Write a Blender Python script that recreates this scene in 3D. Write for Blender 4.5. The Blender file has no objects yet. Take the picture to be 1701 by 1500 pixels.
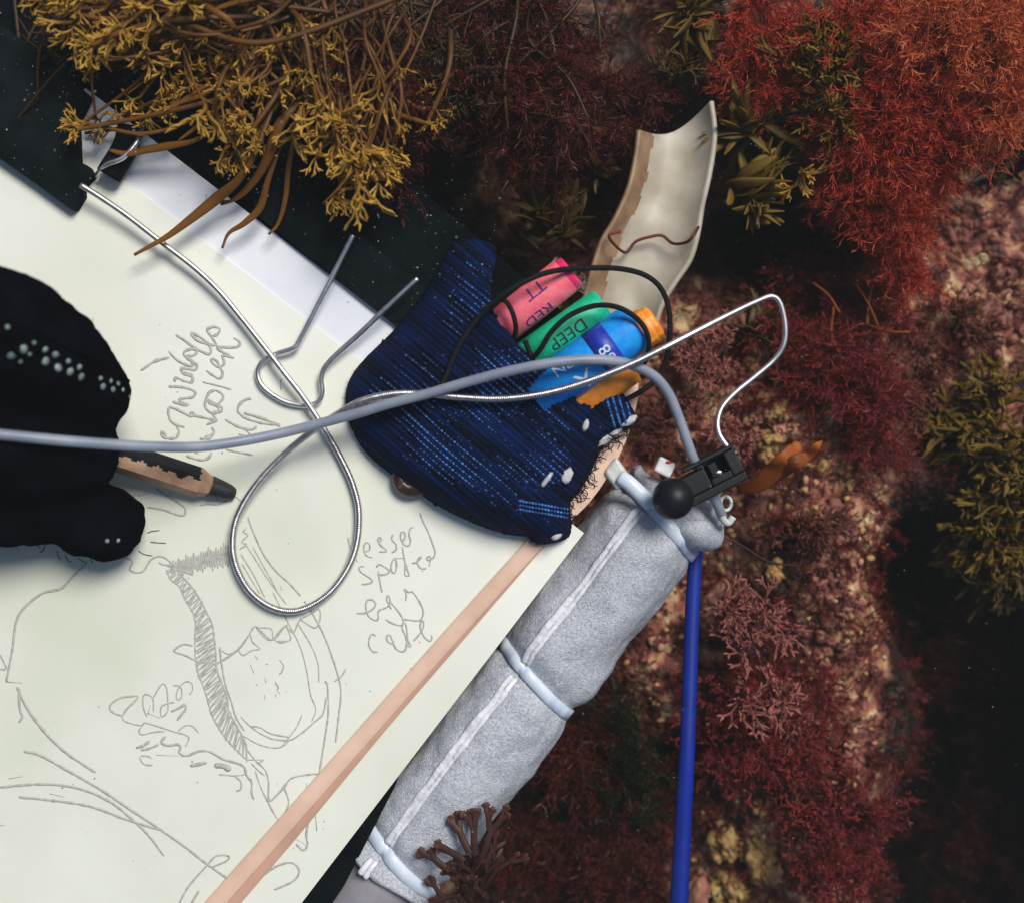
import bpy, bmesh, math, random
import numpy as np
from mathutils import Vector, Matrix, noise
from mathutils.bvhtree import BVHTree
random.seed(7); RNG = np.random.default_rng(7)
scene = bpy.context.scene
C = scene.collection

# ---------------------------------------------------------------- camera, world, sun, exposure
H = 0.33                       # camera height above the paper (metres); looks straight down
S = 1.0 / 6000.0               # metres per photo pixel on the paper
cam_d = bpy.data.cameras.new("camera"); cam = bpy.data.objects.new("camera", cam_d); C.objects.link(cam)
cam.location = (0, 0, H); cam.rotation_euler = (0, 0, 0)
cam_d.sensor_width = 36.0; cam_d.lens = 36.0 * H / (1701 * S)
cam_d.clip_start = 0.01; cam_d.clip_end = 50
cam_d.dof.use_dof = True; cam_d.dof.focus_distance = H; cam_d.dof.aperture_fstop = 7.5
scene.camera = cam
SUN = Vector((0.50, 0.62, 1.15)).normalized()
world = bpy.data.worlds.new("World"); scene.world = world; world.use_nodes = True
wn = world.node_tree.nodes; wl = world.node_tree.links
sky = wn.new("ShaderNodeTexSky"); sky.sky_type = 'NISHITA'; sky.sun_disc = False
sky.sun_elevation = math.asin(SUN.z); sky.sun_rotation = math.atan2(SUN.x, SUN.y)
wn["Background"].inputs[1].default_value = 0.06
wl.new(sky.outputs[0], wn["Background"].inputs[0])
sd = bpy.data.lights.new("sun", 'SUN'); sun = bpy.data.objects.new("sun", sd); C.objects.link(sun)
sd.energy = 3.2; sd.angle = math.radians(24); sd.color = (1.0, 0.96, 0.88)
sun.rotation_euler = SUN.to_track_quat('Z', 'Y').to_euler(); sun.location = (0.3, 0.3, 1)
scene.view_settings.view_transform = 'Standard'; scene.view_settings.look = 'None'
scene.view_settings.gamma = 1; scene.view_settings.exposure = 0.26
scene.render.engine = 'CYCLES'

# ---------------------------------------------------------------- helpers
def P(px, py, z=0.0):
    k = S * (H - z) / H
    return np.array(((px - 850.5) * k, (750 - py) * k, z))
def PX(n, z=0.0): return n * S * (H - z) / H      # photo pixels -> metres at height z

def spline(pts, step):
    """Catmull-Rom through pts (any dimension), resampled about every `step` of xyz length"""
    p = np.array(pts, float); n = len(p)
    q = np.vstack([2*p[0]-p[1], p, 2*p[-1]-p[-2]])
    out = []
    for i in range(n-1):
        a, b, c, d = q[i], q[i+1], q[i+2], q[i+3]
        m = max(1, int(math.ceil(np.linalg.norm((c-b)[:3])/step)))
        t = np.linspace(0, 1, m, endpoint=False)[:, None]
        out.append(0.5*((2*b) + (-a+c)*t + (2*a-5*b+4*c-d)*t**2 + (-a+3*b-3*c+d)*t**3))
    out.append(p[-1:])
    return np.vstack(out)

class MB:
    def __init__(s): s.v=[]; s.q=[]; s.t=[]; s.a=[]; s.n=0; s.qm=[]; s.tm=[]
    def add(s, v, quads=None, tris=None, tip=None, mat=0):
        v = np.asarray(v, float)
        if quads is not None and len(quads):
            q = np.asarray(quads, np.int64)+s.n; s.q.append(q); s.qm.append(np.broadcast_to(mat, (len(q),)))
        if tris is not None and len(tris):
            t = np.asarray(tris, np.int64)+s.n; s.t.append(t); s.tm.append(np.broadcast_to(mat, (len(t),)))
        s.v.append(v); s.a.append(np.zeros(len(v)) if tip is None else np.broadcast_to(tip, (len(v),)))
        s.n += len(v)
    def arrays(s):
        v = np.vstack(s.v); a = np.concatenate(s.a)
        q = np.vstack(s.q) if s.q else np.zeros((0,4),np.int64); t = np.vstack(s.t) if s.t else np.zeros((0,3),np.int64)
        return v, q, t, a
    def build(s, name, mats, parent=None, smooth=True, origin=None):
        v, q, t, a = s.arrays()
        if not isinstance(mats, (list, tuple)): mats = [mats]
        if origin is not None: v = v - np.asarray(origin)
        me = bpy.data.meshes.new(name)
        me.vertices.add(len(v)); me.vertices.foreach_set("co", v.astype(np.float32).ravel())
        me.loops.add(q.size + t.size)
        me.loops.foreach_set("vertex_index", np.concatenate([q.ravel(), t.ravel()]).astype(np.int32))
        me.polygons.add(len(q)+len(t))
        st = np.concatenate([np.arange(len(q))*4, len(q)*4 + np.arange(len(t))*3]).astype(np.int32)
        me.polygons.foreach_set("loop_start", st)
        mi = np.concatenate([np.concatenate(s.qm) if s.qm else np.zeros(0), np.concatenate(s.tm) if s.tm else np.zeros(0)]).astype(np.int32)
        me.polygons.foreach_set("material_index", mi)
        me.polygons.foreach_set("use_smooth", np.full(len(mi), smooth))
        at = me.attributes.new("tip", 'FLOAT', 'POINT'); at.data.foreach_set("value", a.astype(np.float32))
        for m in mats: me.materials.append(m)
        me.update(calc_edges=True); me.validate()
        o = bpy.data.objects.new(name, me); C.objects.link(o)
        if origin is not None: o.location = origin
        if parent: o.parent = parent
        return o

def tube(mb, pts, rad, sides=8, flat=1.0, up=(0,0,1), tip=None, caps=True, mat=0, transport=False):
    p = np.asarray(pts, float); n = len(p)
    r = np.broadcast_to(rad, (n,)).astype(float)
    T = np.gradient(p, axis=0); T /= (np.linalg.norm(T, axis=1, keepdims=True)+1e-12)
    if transport:
        u = np.cross(T[0], (0.31, 0.2, 0.93)); u /= np.linalg.norm(u); U = [u]
        for i in range(1, n):
            u = U[-1] - T[i]*np.dot(U[-1], T[i]); U.append(u/np.linalg.norm(u))
        U = np.array(U)
    else:
        upv = np.asarray(up, float)
        U = np.cross(np.broadcast_to(upv, T.shape), T); l = np.linalg.norm(U, axis=1, keepdims=True)
        bad = l[:,0] < 1e-3
        if bad.any(): U[bad] = np.cross((1,0.1,0), T[bad]); l = np.linalg.norm(U, axis=1, keepdims=True)
        U /= (l+1e-12)
    V = np.cross(T, U)
    ang = np.linspace(0, 2*np.pi, sides, endpoint=False)
    v = p[:,None,:] + r[:,None,None]*(np.cos(ang)[None,:,None]*U[:,None,:] + flat*np.sin(ang)[None,:,None]*V[:,None,:])
    v = v.reshape(-1,3)
    i = np.arange(n-1)[:,None]*sides; j = np.arange(sides)[None,:]; j2 = (j+1)%sides
    quads = np.stack([i+j, i+j2, i+sides+j2, i+sides+j], -1).reshape(-1,4)
    tp = None
    if tip is not None: tp = np.repeat(np.broadcast_to(tip, (n,)), sides)
    tris = None
    if caps:
        v = np.vstack([v, p[0], p[-1]])
        c0 = n*sides; c1 = c0+1; jj = np.arange(sides); j2 = (jj+1)%sides
        tris = np.vstack([np.stack([np.full(sides,c0), j2, jj],-1), np.stack([np.full(sides,c1), (n-1)*sides+jj, (n-1)*sides+j2],-1)])
        if tp is not None: tp = np.append(tp, [tp[0], tp[-1]])
    mb.add(v, quads, tris, tp, mat)

def box(mb, c, ax, ay, az, mat=0, tip=None):
    c, ax, ay, az = [np.asarray(k, float) for k in (c, ax, ay, az)]
    v = [c + sx*ax + sy*ay + sz*az for sz in (-1,1) for sy in (-1,1) for sx in (-1,1)]
    q = [(0,2,3,1),(4,5,7,6),(0,1,5,4),(2,6,7,3),(0,4,6,2),(1,3,7,5)]
    mb.add(v, q, None, tip, mat)

def prism(mb, poly, z0, z1, mat=0):
    """poly: list of photo px; extruded between heights, positions taken at z1"""
    b = [P(x, y, z1) for x, y in poly]; n = len(b)
    top = np.array(b); bot = top.copy(); bot[:,2] = z0
    v = np.vstack([top, bot])
    q = [(i, i+n, (i+1)%n+n, (i+1)%n) for i in range(n)]
    from mathutils.geometry import tessellate_polygon
    tr = tessellate_polygon([[Vector(k) for k in top]])
    t = [tuple(k) for k in tr] + [tuple(i+n for i in reversed(k)) for k in tr]
    mb.add(v, q, t, None, mat)

def sphere_arrays(seg=16, rings=10):
    v = [(0,0,1)]; 
    for i in range(1, rings):
        a = math.pi*i/rings
        for j in range(seg): b = 2*math.pi*j/seg; v.append((math.sin(a)*math.cos(b), math.sin(a)*math.sin(b), math.cos(a)))
    v.append((0,0,-1)); q=[]; t=[]
    for j in range(seg):
        t.append((0, 1+j, 1+(j+1)%seg)); L = 1+(rings-2)*seg; t.append((len(v)-1, L+(j+1)%seg, L+j))
    for i in range(rings-2):
        for j in range(seg): a=1+i*seg; q.append((a+j, a+seg+j, a+seg+(j+1)%seg, a+(j+1)%seg))
    return np.array(v, float), np.array(q), np.array(t)
def blob(mb, c, r, lump=0.0, fr=3.0, seg=14, rings=9, tip=None, mat=0, rot=None):
    v, q, t = sphere_arrays(seg, rings)
    sh = random.random()*50
    if lump: v = v*np.array([1+lump*noise.noise(Vector(k)*fr*0.5+Vector((sh,sh,0))) for k in v])[:,None]
    v = v*np.asarray(r)
    if rot is not None: v = v @ np.array(rot.to_3x3()).T
    mb.add(v+np.asarray(c), q, t, tip, mat)

def tag(o, label=None, cat=None, group=None, kind=None):
    if label: o['label'] = label
    if cat: o['category'] = cat
    if group: o['group'] = group
    if kind: o['kind'] = kind
    return o
def empty(name, loc, label, cat, group=None):
    o = bpy.data.objects.new(name, None); o.empty_display_size = 0.01; C.objects.link(o); o.location = loc
    return tag(o, label, cat, group)
def adopt(o, root):
    """parent o to root, keeping world place"""
    o.location = Vector(o.location) - Vector(root.location); o.parent = root; return o

# ---------------------------------------------------------------- materials
def mat(name, c1, c2=None, scale=200, rough=0.5, metal=0.0, bump=0.0, bscale=None, bdist=0.0003, spec=0.5, c3=None, trans=0.0, tipmix=None, sheen=0.0, detail=5, coat=0.0, attr_noise=0.0):
    m = bpy.data.materials.new(name); m.use_nodes = True
    nt = m.node_tree; N = nt.nodes; L = nt.links; b = N["Principled BSDF"]
    b.inputs["Roughness"].default_value = rough; b.inputs["Metallic"].default_value = metal
    b.inputs["Specular IOR Level"].default_value = spec
    b.inputs["Coat Weight"].default_value = coat
    if sheen: b.inputs["Sheen Weight"].default_value = sheen; b.inputs["Sheen Roughness"].default_value = 0.5
    tc = N.new("ShaderNodeTexCoord")
    col = None
    def rgb(c): return (c[0], c[1], c[2], 1)
    if c2 is None: b.inputs["Base Color"].default_value = rgb(c1)
    else:
        nz = N.new("ShaderNodeTexNoise"); nz.inputs["Scale"].default_value = scale; nz.inputs["Detail"].default_value = detail
        L.new(tc.outputs["Object"], nz.inputs["Vector"])
        rp = N.new("ShaderNodeValToRGB"); e = rp.color_ramp.elements
        e[0].position = 0.35; e[0].color = rgb(c1); e[1].position = 0.65; e[1].color = rgb(c2)
        if c3 is not None: k = e.new(0.78); k.color = rgb(c3)
        L.new(nz.outputs[0], rp.inputs[0]); col = rp.outputs[0]
    if tipmix is not None:      # growing tips have their own colour
        a = N.new("ShaderNodeAttribute"); a.attribute_name = "tip"
        mx = N.new("ShaderNodeMix"); mx.data_type = 'RGBA'
        L.new(a.outputs["Fac"], mx.inputs[0])
        if col is not None: L.new(col, mx.inputs[6])
        else: mx.inputs[6].default_value = rgb(c1)
        mx.inputs[7].default_value = rgb(tipmix); col = mx.outputs[2]
    if col is not None: L.new(col, b.inputs["Base Color"])
    if bump:
        nb = N.new("ShaderNodeTexNoise"); nb.inputs["Scale"].default_value = bscale or scale*3; nb.inputs["Detail"].default_value = 6
        L.new(tc.outputs["Object"], nb.inputs["Vector"])
        bp = N.new("ShaderNodeBump"); bp.inputs["Strength"].default_value = bump; bp.inputs["Distance"].default_value = bdist
        L.new(nb.outputs[0], bp.inputs["Height"]); L.new(bp.outputs[0], b.inputs["Normal"])
    if trans:
        tr = N.new("ShaderNodeBsdfTranslucent"); ms = N.new("ShaderNodeMixShader"); ms.inputs[0].default_value = trans
        if col is not None: L.new(col, tr.inputs[0])
        else: tr.inputs[0].default_value = rgb(c1)
        L.new(b.outputs[0], ms.inputs[1]); L.new(tr.outputs[0], ms.inputs[2]); L.new(ms.outputs[0], N["Material Output"].inputs[0])
    return m

M = {}
M['paper'] = mat('cream_paper', (0.67,0.70,0.58), (0.85,0.86,0.78), scale=11, rough=0.55, bump=0.12, bscale=900, c3=(0.85,0.87,0.81))
M['film'] = mat('bluish_film', (0.72,0.75,0.83), (0.85,0.87,0.92), scale=30, rough=0.25, bump=0.15, bscale=60, bdist=0.001)
M['board'] = mat('black_board', (0.002,0.003,0.005), (0.005,0.008,0.010), scale=60, rough=0.8, bump=0.3, bscale=400, spec=0.02)
M['clip'] = mat('black_clip_paint', (0.003,0.005,0.007), (0.007,0.011,0.014), scale=120, rough=0.7, bump=0.2, bscale=500, spec=0.03)
M['graphite'] = mat('graphite_line', (0.40,0.39,0.36), (0.55,0.54,0.49), scale=900, rough=0.6)
M['lead'] = mat('lead', (0.004,0.005,0.007), (0.012,0.014,0.016), scale=900, rough=0.5, bump=0.6, bscale=1800)
M['wood'] = mat('pencil_wood', (0.30,0.17,0.10), (0.46,0.28,0.18), scale=260, rough=0.6, bump=0.5, bscale=900)
M['blackpaint'] = mat('black_pencil_paint', (0.004,0.005,0.007), (0.009,0.010,0.013), scale=600, rough=0.5, spec=0.12)
M['steel'] = mat('steel_wire', (0.62,0.60,0.60), (0.80,0.78,0.78), scale=500, rough=0.38, metal=1.0)
M['coil'] = mat('wound_steel', (0.45,0.42,0.42), (0.66,0.62,0.62), scale=900, rough=0.33, metal=1.0)
M['greycord'] = mat('grey_cord', (0.19,0.22,0.29), (0.28,0.31,0.38), scale=90, rough=0.42, bump=0.2, bscale=1500)
M['elastic'] = mat('black_elastic', (0.003,0.003,0.004), (0.009,0.008,0.010), scale=900, rough=0.75, bump=0.7, bscale=2200, spec=0.2)
M['band'] = mat('peach_rubber', (0.68,0.44,0.33), (0.80,0.56,0.43), scale=70, rough=0.5, bump=0.25, bscale=500)
M['bandedge'] = mat('rubber_darker_side', (0.50,0.29,0.21), (0.60,0.36,0.27), scale=70, rough=0.55, bump=0.25, bscale=500)  # lower strand of the doubled band, a darker peach than the upper
M['knit'] = mat('navy_knit', (0.0008,0.0015,0.004), (0.0025,0.006,0.022), scale=1100, rough=0.9, bump=1.0, bscale=2600, bdist=0.0004, spec=0.1, tipmix=(0.003,0.015,0.085))
M['stitch'] = mat('blue_stitches', (0.004,0.016,0.08), None, rough=0.4, spec=0.4, tipmix=(0.06,0.25,0.78))
M['lining'] = mat('torn_lining', (0.42,0.41,0.44), (0.58,0.56,0.60), scale=500, rough=0.8, bump=0.8, bscale=1500)
M['foam'] = mat('grey_foam', (0.36,0.38,0.43), (0.60,0.62,0.68), scale=1500, rough=0.33, bump=1.0, bscale=2600, bdist=0.00045, spec=0.6, c3=(0.72,0.74,0.78))
M['seam'] = mat('white_tape', (0.60,0.61,0.66), (0.80,0.80,0.84), scale=300, rough=0.55, bump=0.8, bscale=900, bdist=0.0005)
M['nylon'] = mat('white_nylon', (0.58,0.66,0.80), (0.68,0.75,0.86), scale=90, rough=0.32, spec=0.5)
M['nylon_dirty'] = mat('dirty_nylon', (0.46,0.48,0.44), (0.66,0.70,0.70), scale=250, rough=0.4, bump=0.5, bscale=900)
M['pvc'] = mat('grey_pvc', (0.22,0.21,0.24), (0.32,0.30,0.33), scale=90, rough=0.35, bump=0.3, bscale=400)
M['blackplastic'] = mat('black_plastic', (0.004,0.004,0.007), (0.007,0.008,0.012), scale=200, rough=0.45, spec=0.28, bump=0.1, bscale=900)
M['blueplastic'] = mat('blue_tubing', (0.001,0.014,0.19), (0.002,0.022,0.27), scale=60, rough=0.6, spec=0.25)
M['white'] = mat('white_plastic', (0.75,0.75,0.77), (0.85,0.85,0.87), scale=400, rough=0.4, bump=0.4, bscale=900)
M['redmark'] = mat('red_smudge', (0.55,0.03,0.03), None, rough=0.5)
M['glove'] = mat('black_fleece', (0.0012,0.0012,0.0025), (0.003,0.0035,0.007), scale=120, rough=1.0, bump=0.8, bscale=1600, bdist=0.0006, spec=0.0)
M['grip'] = mat('pale_grip_dots', (0.12,0.17,0.17), (0.26,0.33,0.32), scale=400, rough=0.3)
M['pink'] = mat('pink_wrapper', (0.88,0.11,0.17), (0.93,0.19,0.24), scale=350, rough=0.55, bump=0.4, bscale=900)
M['pinkwax'] = mat('deep_pink_wax', (0.80,0.02,0.13), (0.86,0.05,0.20), scale=350, rough=0.35)
M['green'] = mat('green_wrapper', (0.002,0.42,0.20), (0.01,0.55,0.30), scale=350, rough=0.45, bump=0.3, bscale=900)
M['greenwax'] = mat('green_wax', (0.01,0.42,0.28), (0.03,0.55,0.38), scale=350, rough=0.35)
M['bluewrap'] = mat('blue_wrapper', (0.002,0.24,0.85), (0.01,0.37,0.92), scale=300, rough=0.4, bump=0.3, bscale=900, c3=(0.10,0.48,0.88))
M['bluedark'] = mat('dark_blue_band', (0.01,0.02,0.34), (0.02,0.05,0.46), scale=500, rough=0.45, c3=(0.20,0.28,0.65))
M['orange'] = mat('orange_wax', (0.88,0.24,0.02), (0.95,0.36,0.04), scale=350, rough=0.4, bump=0.5, bscale=900)
M['ink'] = mat('violet_ink', (0.08,0.02,0.16), None, rough=0.6)
M['inkblack'] = mat('dark_ink', (0.01,0.03,0.03), None, rough=0.6)
M['inkwhite'] = mat('white_ink', (0.62,0.78,0.85), None, rough=0.6)
M['fluff'] = mat('pale_fluff', (0.45,0.30,0.30), (0.6,0.5,0.48), scale=500, rough=0.9)
M['snail'] = mat('brown_snail', (0.02,0.009,0.007), (0.07,0.03,0.022), scale=300, rough=0.3, bump=0.5, bscale=700, c3=(0.25,0.17,0.13))
M['shell_in'] = mat('cream_shell', (0.38,0.33,0.25), (0.52,0.48,0.40), scale=75, rough=0.5, bump=0.35, bscale=300, c3=(0.24,0.15,0.07))
M['shell_out'] = mat('brown_shell_edge', (0.20,0.11,0.055), (0.36,0.23,0.13), scale=120, rough=0.5, bump=0.5, bscale=400)
M['silt'] = mat('pale_silt', (0.45,0.42,0.36), None, rough=0.7)
# weeds: base colour, tip colour
def weed(name, a, b, t, rough=0.5, trans=0.25): return mat(name, a, b, scale=120, rough=rough, tipmix=t, trans=trans, spec=0.35)
M['wrack_stem'] = weed('brown_wrack_stem', (0.020,0.007,0.002), (0.075,0.026,0.004), (0.26,0.105,0.014))
M['wrack_tip'] = weed('yellow_brown_wrack', (0.13,0.055,0.004), (0.30,0.14,0.010), (0.78,0.46,0.075))
M['wrack_dark'] = weed('shade_dark_wrack', (0.010,0.005,0.002), (0.032,0.014,0.004), (0.08,0.038,0.009))  # darker copy of the wrack, shade among the plants put into the colour
M['olive'] = weed('olive_wrack', (0.040,0.022,0.003), (0.11,0.062,0.007), (0.28,0.17,0.020))
M['olive_dark'] = weed('dark_olive_weed', (0.016,0.010,0.002), (0.045,0.026,0.004), (0.11,0.065,0.010))  # darker copy of the olive, dim clumps carry their shade in the colour
M['red_dark'] = weed('dark_red_weed', (0.020,0.003,0.002), (0.060,0.008,0.005), (0.14,0.022,0.016))
M['red_mid'] = weed('red_weed', (0.08,0.004,0.003), (0.30,0.020,0.010), (0.66,0.085,0.040))
M['red_lit'] = weed('lit_orange_red_weed', (0.22,0.022,0.008), (0.52,0.085,0.028), (0.78,0.22,0.085))  # paler copy of the red weed, stronger light put into the colour
M['crimson'] = weed('crimson_weed', (0.030,0.002,0.003), (0.10,0.006,0.007), (0.36,0.045,0.040))
M['coral'] = weed('pink_coralline', (0.06,0.010,0.009), (0.18,0.036,0.030), (0.48,0.17,0.14), rough=0.65, trans=0.1)
M['coral_dark'] = weed('dull_coralline', (0.025,0.005,0.003), (0.075,0.016,0.010), (0.22,0.062,0.038), rough=0.65, trans=0.1)
M['kelp'] = weed('orange_kelp', (0.05,0.010,0.002), (0.12,0.026,0.003), (0.55,0.14,0.010), trans=0.45)
M['chondrus'] = weed('dark_maroon_frond', (0.03,0.012,0.010), (0.06,0.022,0.016), (0.11,0.04,0.028))
M['greenweed'] = weed('dark_green_weed', (0.006,0.009,0.003), (0.010,0.018,0.004), (0.014,0.032,0.005))
M['knob'] = mat('cream_knobs', (0.36,0.19,0.07), (0.56,0.38,0.12), scale=160, rough=0.55, bump=0.5, bscale=600, c3=(0.60,0.50,0.24), tipmix=(0.50,0.22,0.17))
M['knob_pink'] = mat('pink_knobs', (0.16,0.05,0.035), (0.34,0.14,0.09), scale=90, rough=0.6, bump=0.5, bscale=600, c3=(0.52,0.40,0.26))

# ---------------------------------------------------------------- seabed
def g2(x, y, cx, cy, sx, sy): return math.exp(-((x-cx)/sx)**2 - ((y-cy)/sy)**2)
def sstep(a, b, x):
    t = min(1, max(0, (x-a)/(b-a))); return t*t*(3-2*t)
def to_px(x, y, z=-0.06):
    k = S*(H-z)/H; return x/k+850.5, 750-y/k
def bed(x, y):
    px, py = to_px(x, y)
    z = -0.058
    z += 0.026*g2(px, py, 850, 60, 330, 230)
    z += 0.016*g2(px, py, 1600, 150, 260, 330)
    z += 0.012*g2(px, py, 1180, 700, 220, 240)
    z += 0.010*g2(px, py, 1350, 1000, 130, 280)
    z -= 0.060*g2(px, py, 930, 1420, 210, 200)
    z -= 0.055*g2(px, py, 1340, 410, 130, 75)
    z -= 0.040*g2(px, py, 930, 320, 110, 110)
    z -= 0.030*g2(px, py, 1090, 60, 60, 60)
    edge = 1440 + 45*math.sin(py*0.011+1) + 0.06*(py-1000)
    z -= 0.115*sstep(edge, edge+210, px)*sstep(800, 1010, py)
    z += 0.22*sstep(0.178, 0.235, x + 0.012*noise.noise(Vector((y*30, 0, 0))))*sstep(690, 900, py)   # added wall, mostly out of view, raised to shade the gully
    z -= 0.05*g2(px, py, 200, 0, 400, 300)
    v = Vector((x, y, 0))
    z += 0.010*noise.noise(v*22) + 0.005*noise.noise(v*60+Vector((3,1,0)))
    w = noise.noise(v*150+Vector((9,2,5))); z += 0.0030*w + 0.0016*noise.noise(v*330)
    return z
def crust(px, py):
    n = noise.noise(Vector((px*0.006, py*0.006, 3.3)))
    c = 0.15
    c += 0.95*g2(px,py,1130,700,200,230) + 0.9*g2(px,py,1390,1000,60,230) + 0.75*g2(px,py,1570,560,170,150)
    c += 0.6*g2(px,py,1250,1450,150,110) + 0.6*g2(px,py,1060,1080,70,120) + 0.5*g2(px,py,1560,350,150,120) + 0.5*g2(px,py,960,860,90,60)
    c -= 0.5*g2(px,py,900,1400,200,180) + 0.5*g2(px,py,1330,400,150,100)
    return max(0.0, min(1.0, c + 0.45*n - 1.2*sstep(1440,1540,px)*sstep(860,1000,py)))  # hollows and gully lose crust so their shade is painted as dark rock
def dens(n, lim):      # grid lines: dense over the view, sparse out to the far sea floor
    core = np.linspace(-lim, lim, n); g = lim*np.array([1.03,1.07,1.12,1.2,1.3,1.5,1.9,3,6,14,30,60])
    return np.concatenate([-g[::-1], core, g])
gx = dens(380, 0.235); gy = dens(310, 0.19)
zz = np.array([[bed(max(-0.28,min(0.34,x)), max(-0.30,min(0.26,y))) for x in gx] for y in gy])
cc = np.array([[crust(*to_px(x, y)) for x in gx] for y in gy])
sb = MB(); nx, ny = len(gx), len(gy)
XX, YY = np.meshgrid(gx, gy)
I = (np.arange(ny-1)[:,None]*nx + np.arange(nx-1)[None,:]).ravel()
sb.add(np.stack([XX.ravel(), YY.ravel(), zz.ravel()], -1), np.stack([I, I+1, I+nx+1, I+nx], -1), None, cc.ravel())
def bed_mat():
    m = bpy.data.materials.new('encrusted_rock'); m.use_nodes = True
    nt = m.node_tree; N = nt.nodes; L = nt.links; b = N["Principled BSDF"]
    tc = N.new("ShaderNodeTexCoord"); at = N.new("ShaderNodeAttribute"); at.attribute_name = "tip"
    def nz(sc, det=6, dist=0.0):
        n = N.new("ShaderNodeTexNoise"); n.inputs["Scale"].default_value = sc; n.inputs["Detail"].default_value = det
        n.inputs["Distortion"].default_value = dist; L.new(tc.outputs["Object"], n.inputs["Vector"]); return n
    def ramp(inp, st):
        r = N.new("ShaderNodeValToRGB"); e = r.color_ramp.elements
        e[0].position = st[0][0]; e[0].color = (*st[0][1],1); e[1].position = st[-1][0]; e[1].color = (*st[-1][1],1)
        for p_, c_ in st[1:-1]: k = e.new(p_); k.color = (*c_,1)
        L.new(inp, r.inputs[0]); return r
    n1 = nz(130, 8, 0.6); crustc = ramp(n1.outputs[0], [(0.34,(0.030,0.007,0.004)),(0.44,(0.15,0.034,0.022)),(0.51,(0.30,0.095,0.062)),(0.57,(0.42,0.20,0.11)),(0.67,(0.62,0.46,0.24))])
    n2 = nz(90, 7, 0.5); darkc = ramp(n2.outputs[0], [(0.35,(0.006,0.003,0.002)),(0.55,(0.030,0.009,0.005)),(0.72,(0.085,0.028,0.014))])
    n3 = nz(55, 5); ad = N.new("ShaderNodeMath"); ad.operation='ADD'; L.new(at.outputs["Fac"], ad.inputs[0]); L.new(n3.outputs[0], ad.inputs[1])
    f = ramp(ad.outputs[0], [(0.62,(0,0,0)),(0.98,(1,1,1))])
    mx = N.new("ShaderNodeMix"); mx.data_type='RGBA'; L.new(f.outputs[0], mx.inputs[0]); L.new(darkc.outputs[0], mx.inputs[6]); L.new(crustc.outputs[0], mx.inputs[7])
    vo = N.new("ShaderNodeTexVoronoi"); vo.inputs["Scale"].default_value = 420; L.new(tc.outputs["Object"], vo.inputs["Vector"])
    L.new(mx.outputs[2], b.inputs["Base Color"]); b.inputs["Roughness"].default_value = 0.6
    n4 = nz(480, 8); m2 = N.new("ShaderNodeMath"); m2.operation='SUBTRACT'; L.new(n4.outputs[0], m2.inputs[0]); L.new(vo.outputs[0], m2.inputs[1])
    bp = N.new("ShaderNodeBump"); bp.inputs["Strength"].default_value = 1.0; bp.inputs["Distance"].default_value = 0.0012
    L.new(m2.outputs[0], bp.inputs["Height"]); L.new(bp.outputs[0], b.inputs["Normal"])
    return m
tag(sb.build('seabed', bed_mat()), kind='structure')

# ---------------------------------------------------------------- the drawing board, sheets and clips
bd = MB()
prism(bd, [(-1300,-1400),(669,289),(817,416),(985,562),(1022,640),(1005,735),(945,845),(925,900),(800,1075),(690,1222),(655,1308),(572,1470),(225,1990),(-1700,1000)], -0.006, -0.0004)
board = bd.build('drawing_board', M['board'], smooth=False)
tag(board, 'large flat black drawing board under the white sheets, its edge showing below the seaweed', 'drawing board')
U_ = np.array((-0.607, 0.795)); V_ = np.array((-0.794, -0.608))
def quad_sheet(name, corner, lu, lv, z0, z1, m, wav=0.0, bulge=0.0):
    mb = MB(); nu, nv = 60, 60
    c = np.array(corner, float); vs=[]
    for i in range(nu):
        for j in range(nv):
            q = c + U_*lu*i/(nu-1) + V_*lv*j/(nv-1)
            p = P(q[0], q[1], z1)
            p[2] += wav*noise.noise(Vector((q[0]*0.005, q[1]*0.005, z1*1000)))*min(1, i/6)*min(1, j/6)
            vs.append(p)
    top = np.array(vs); bot = top.copy(); bot[:,2] -= (z1-z0)
    I = (np.arange(nu-1)[:,None]*nv + np.arange(nv-1)[None,:]).ravel()
    q1 = np.stack([I, I+nv, I+nv+1, I+1], -1); n = len(top)
    q2 = q1[:, ::-1] + n
    b = [i*nv for i in range(nu)] + [(nu-1)*nv+j for j in range(1,nv)] + [i*nv+nv-1 for i in range(nu-2,-1,-1)] + [j for j in range(nv-2,0,-1)]
    q3 = [(b[k], b[k]+n, b[(k+1)%len(b)]+n, b[(k+1)%len(b)]) for k in range(len(b))]
    mb.add(np.vstack([top, bot]), np.vstack([q1, q2, q3]))
    return mb.build(name, m, smooth=False)
film = quad_sheet('plastic_sheet', (662,545), 1500, 655, 0.0000, 0.00035, M['film'])
tag(film, 'bluish white plastic sheet lying on the black board, its rim showing beyond the cream paper', 'plastic sheet')
paper = quad_sheet('paper_sheet', (970,885), 1300, 1500, 0.0006, 0.0009, M['paper'])
tag(paper, 'cream sheet of drawing paper covered in pencil sketches and handwriting', 'paper')
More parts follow.
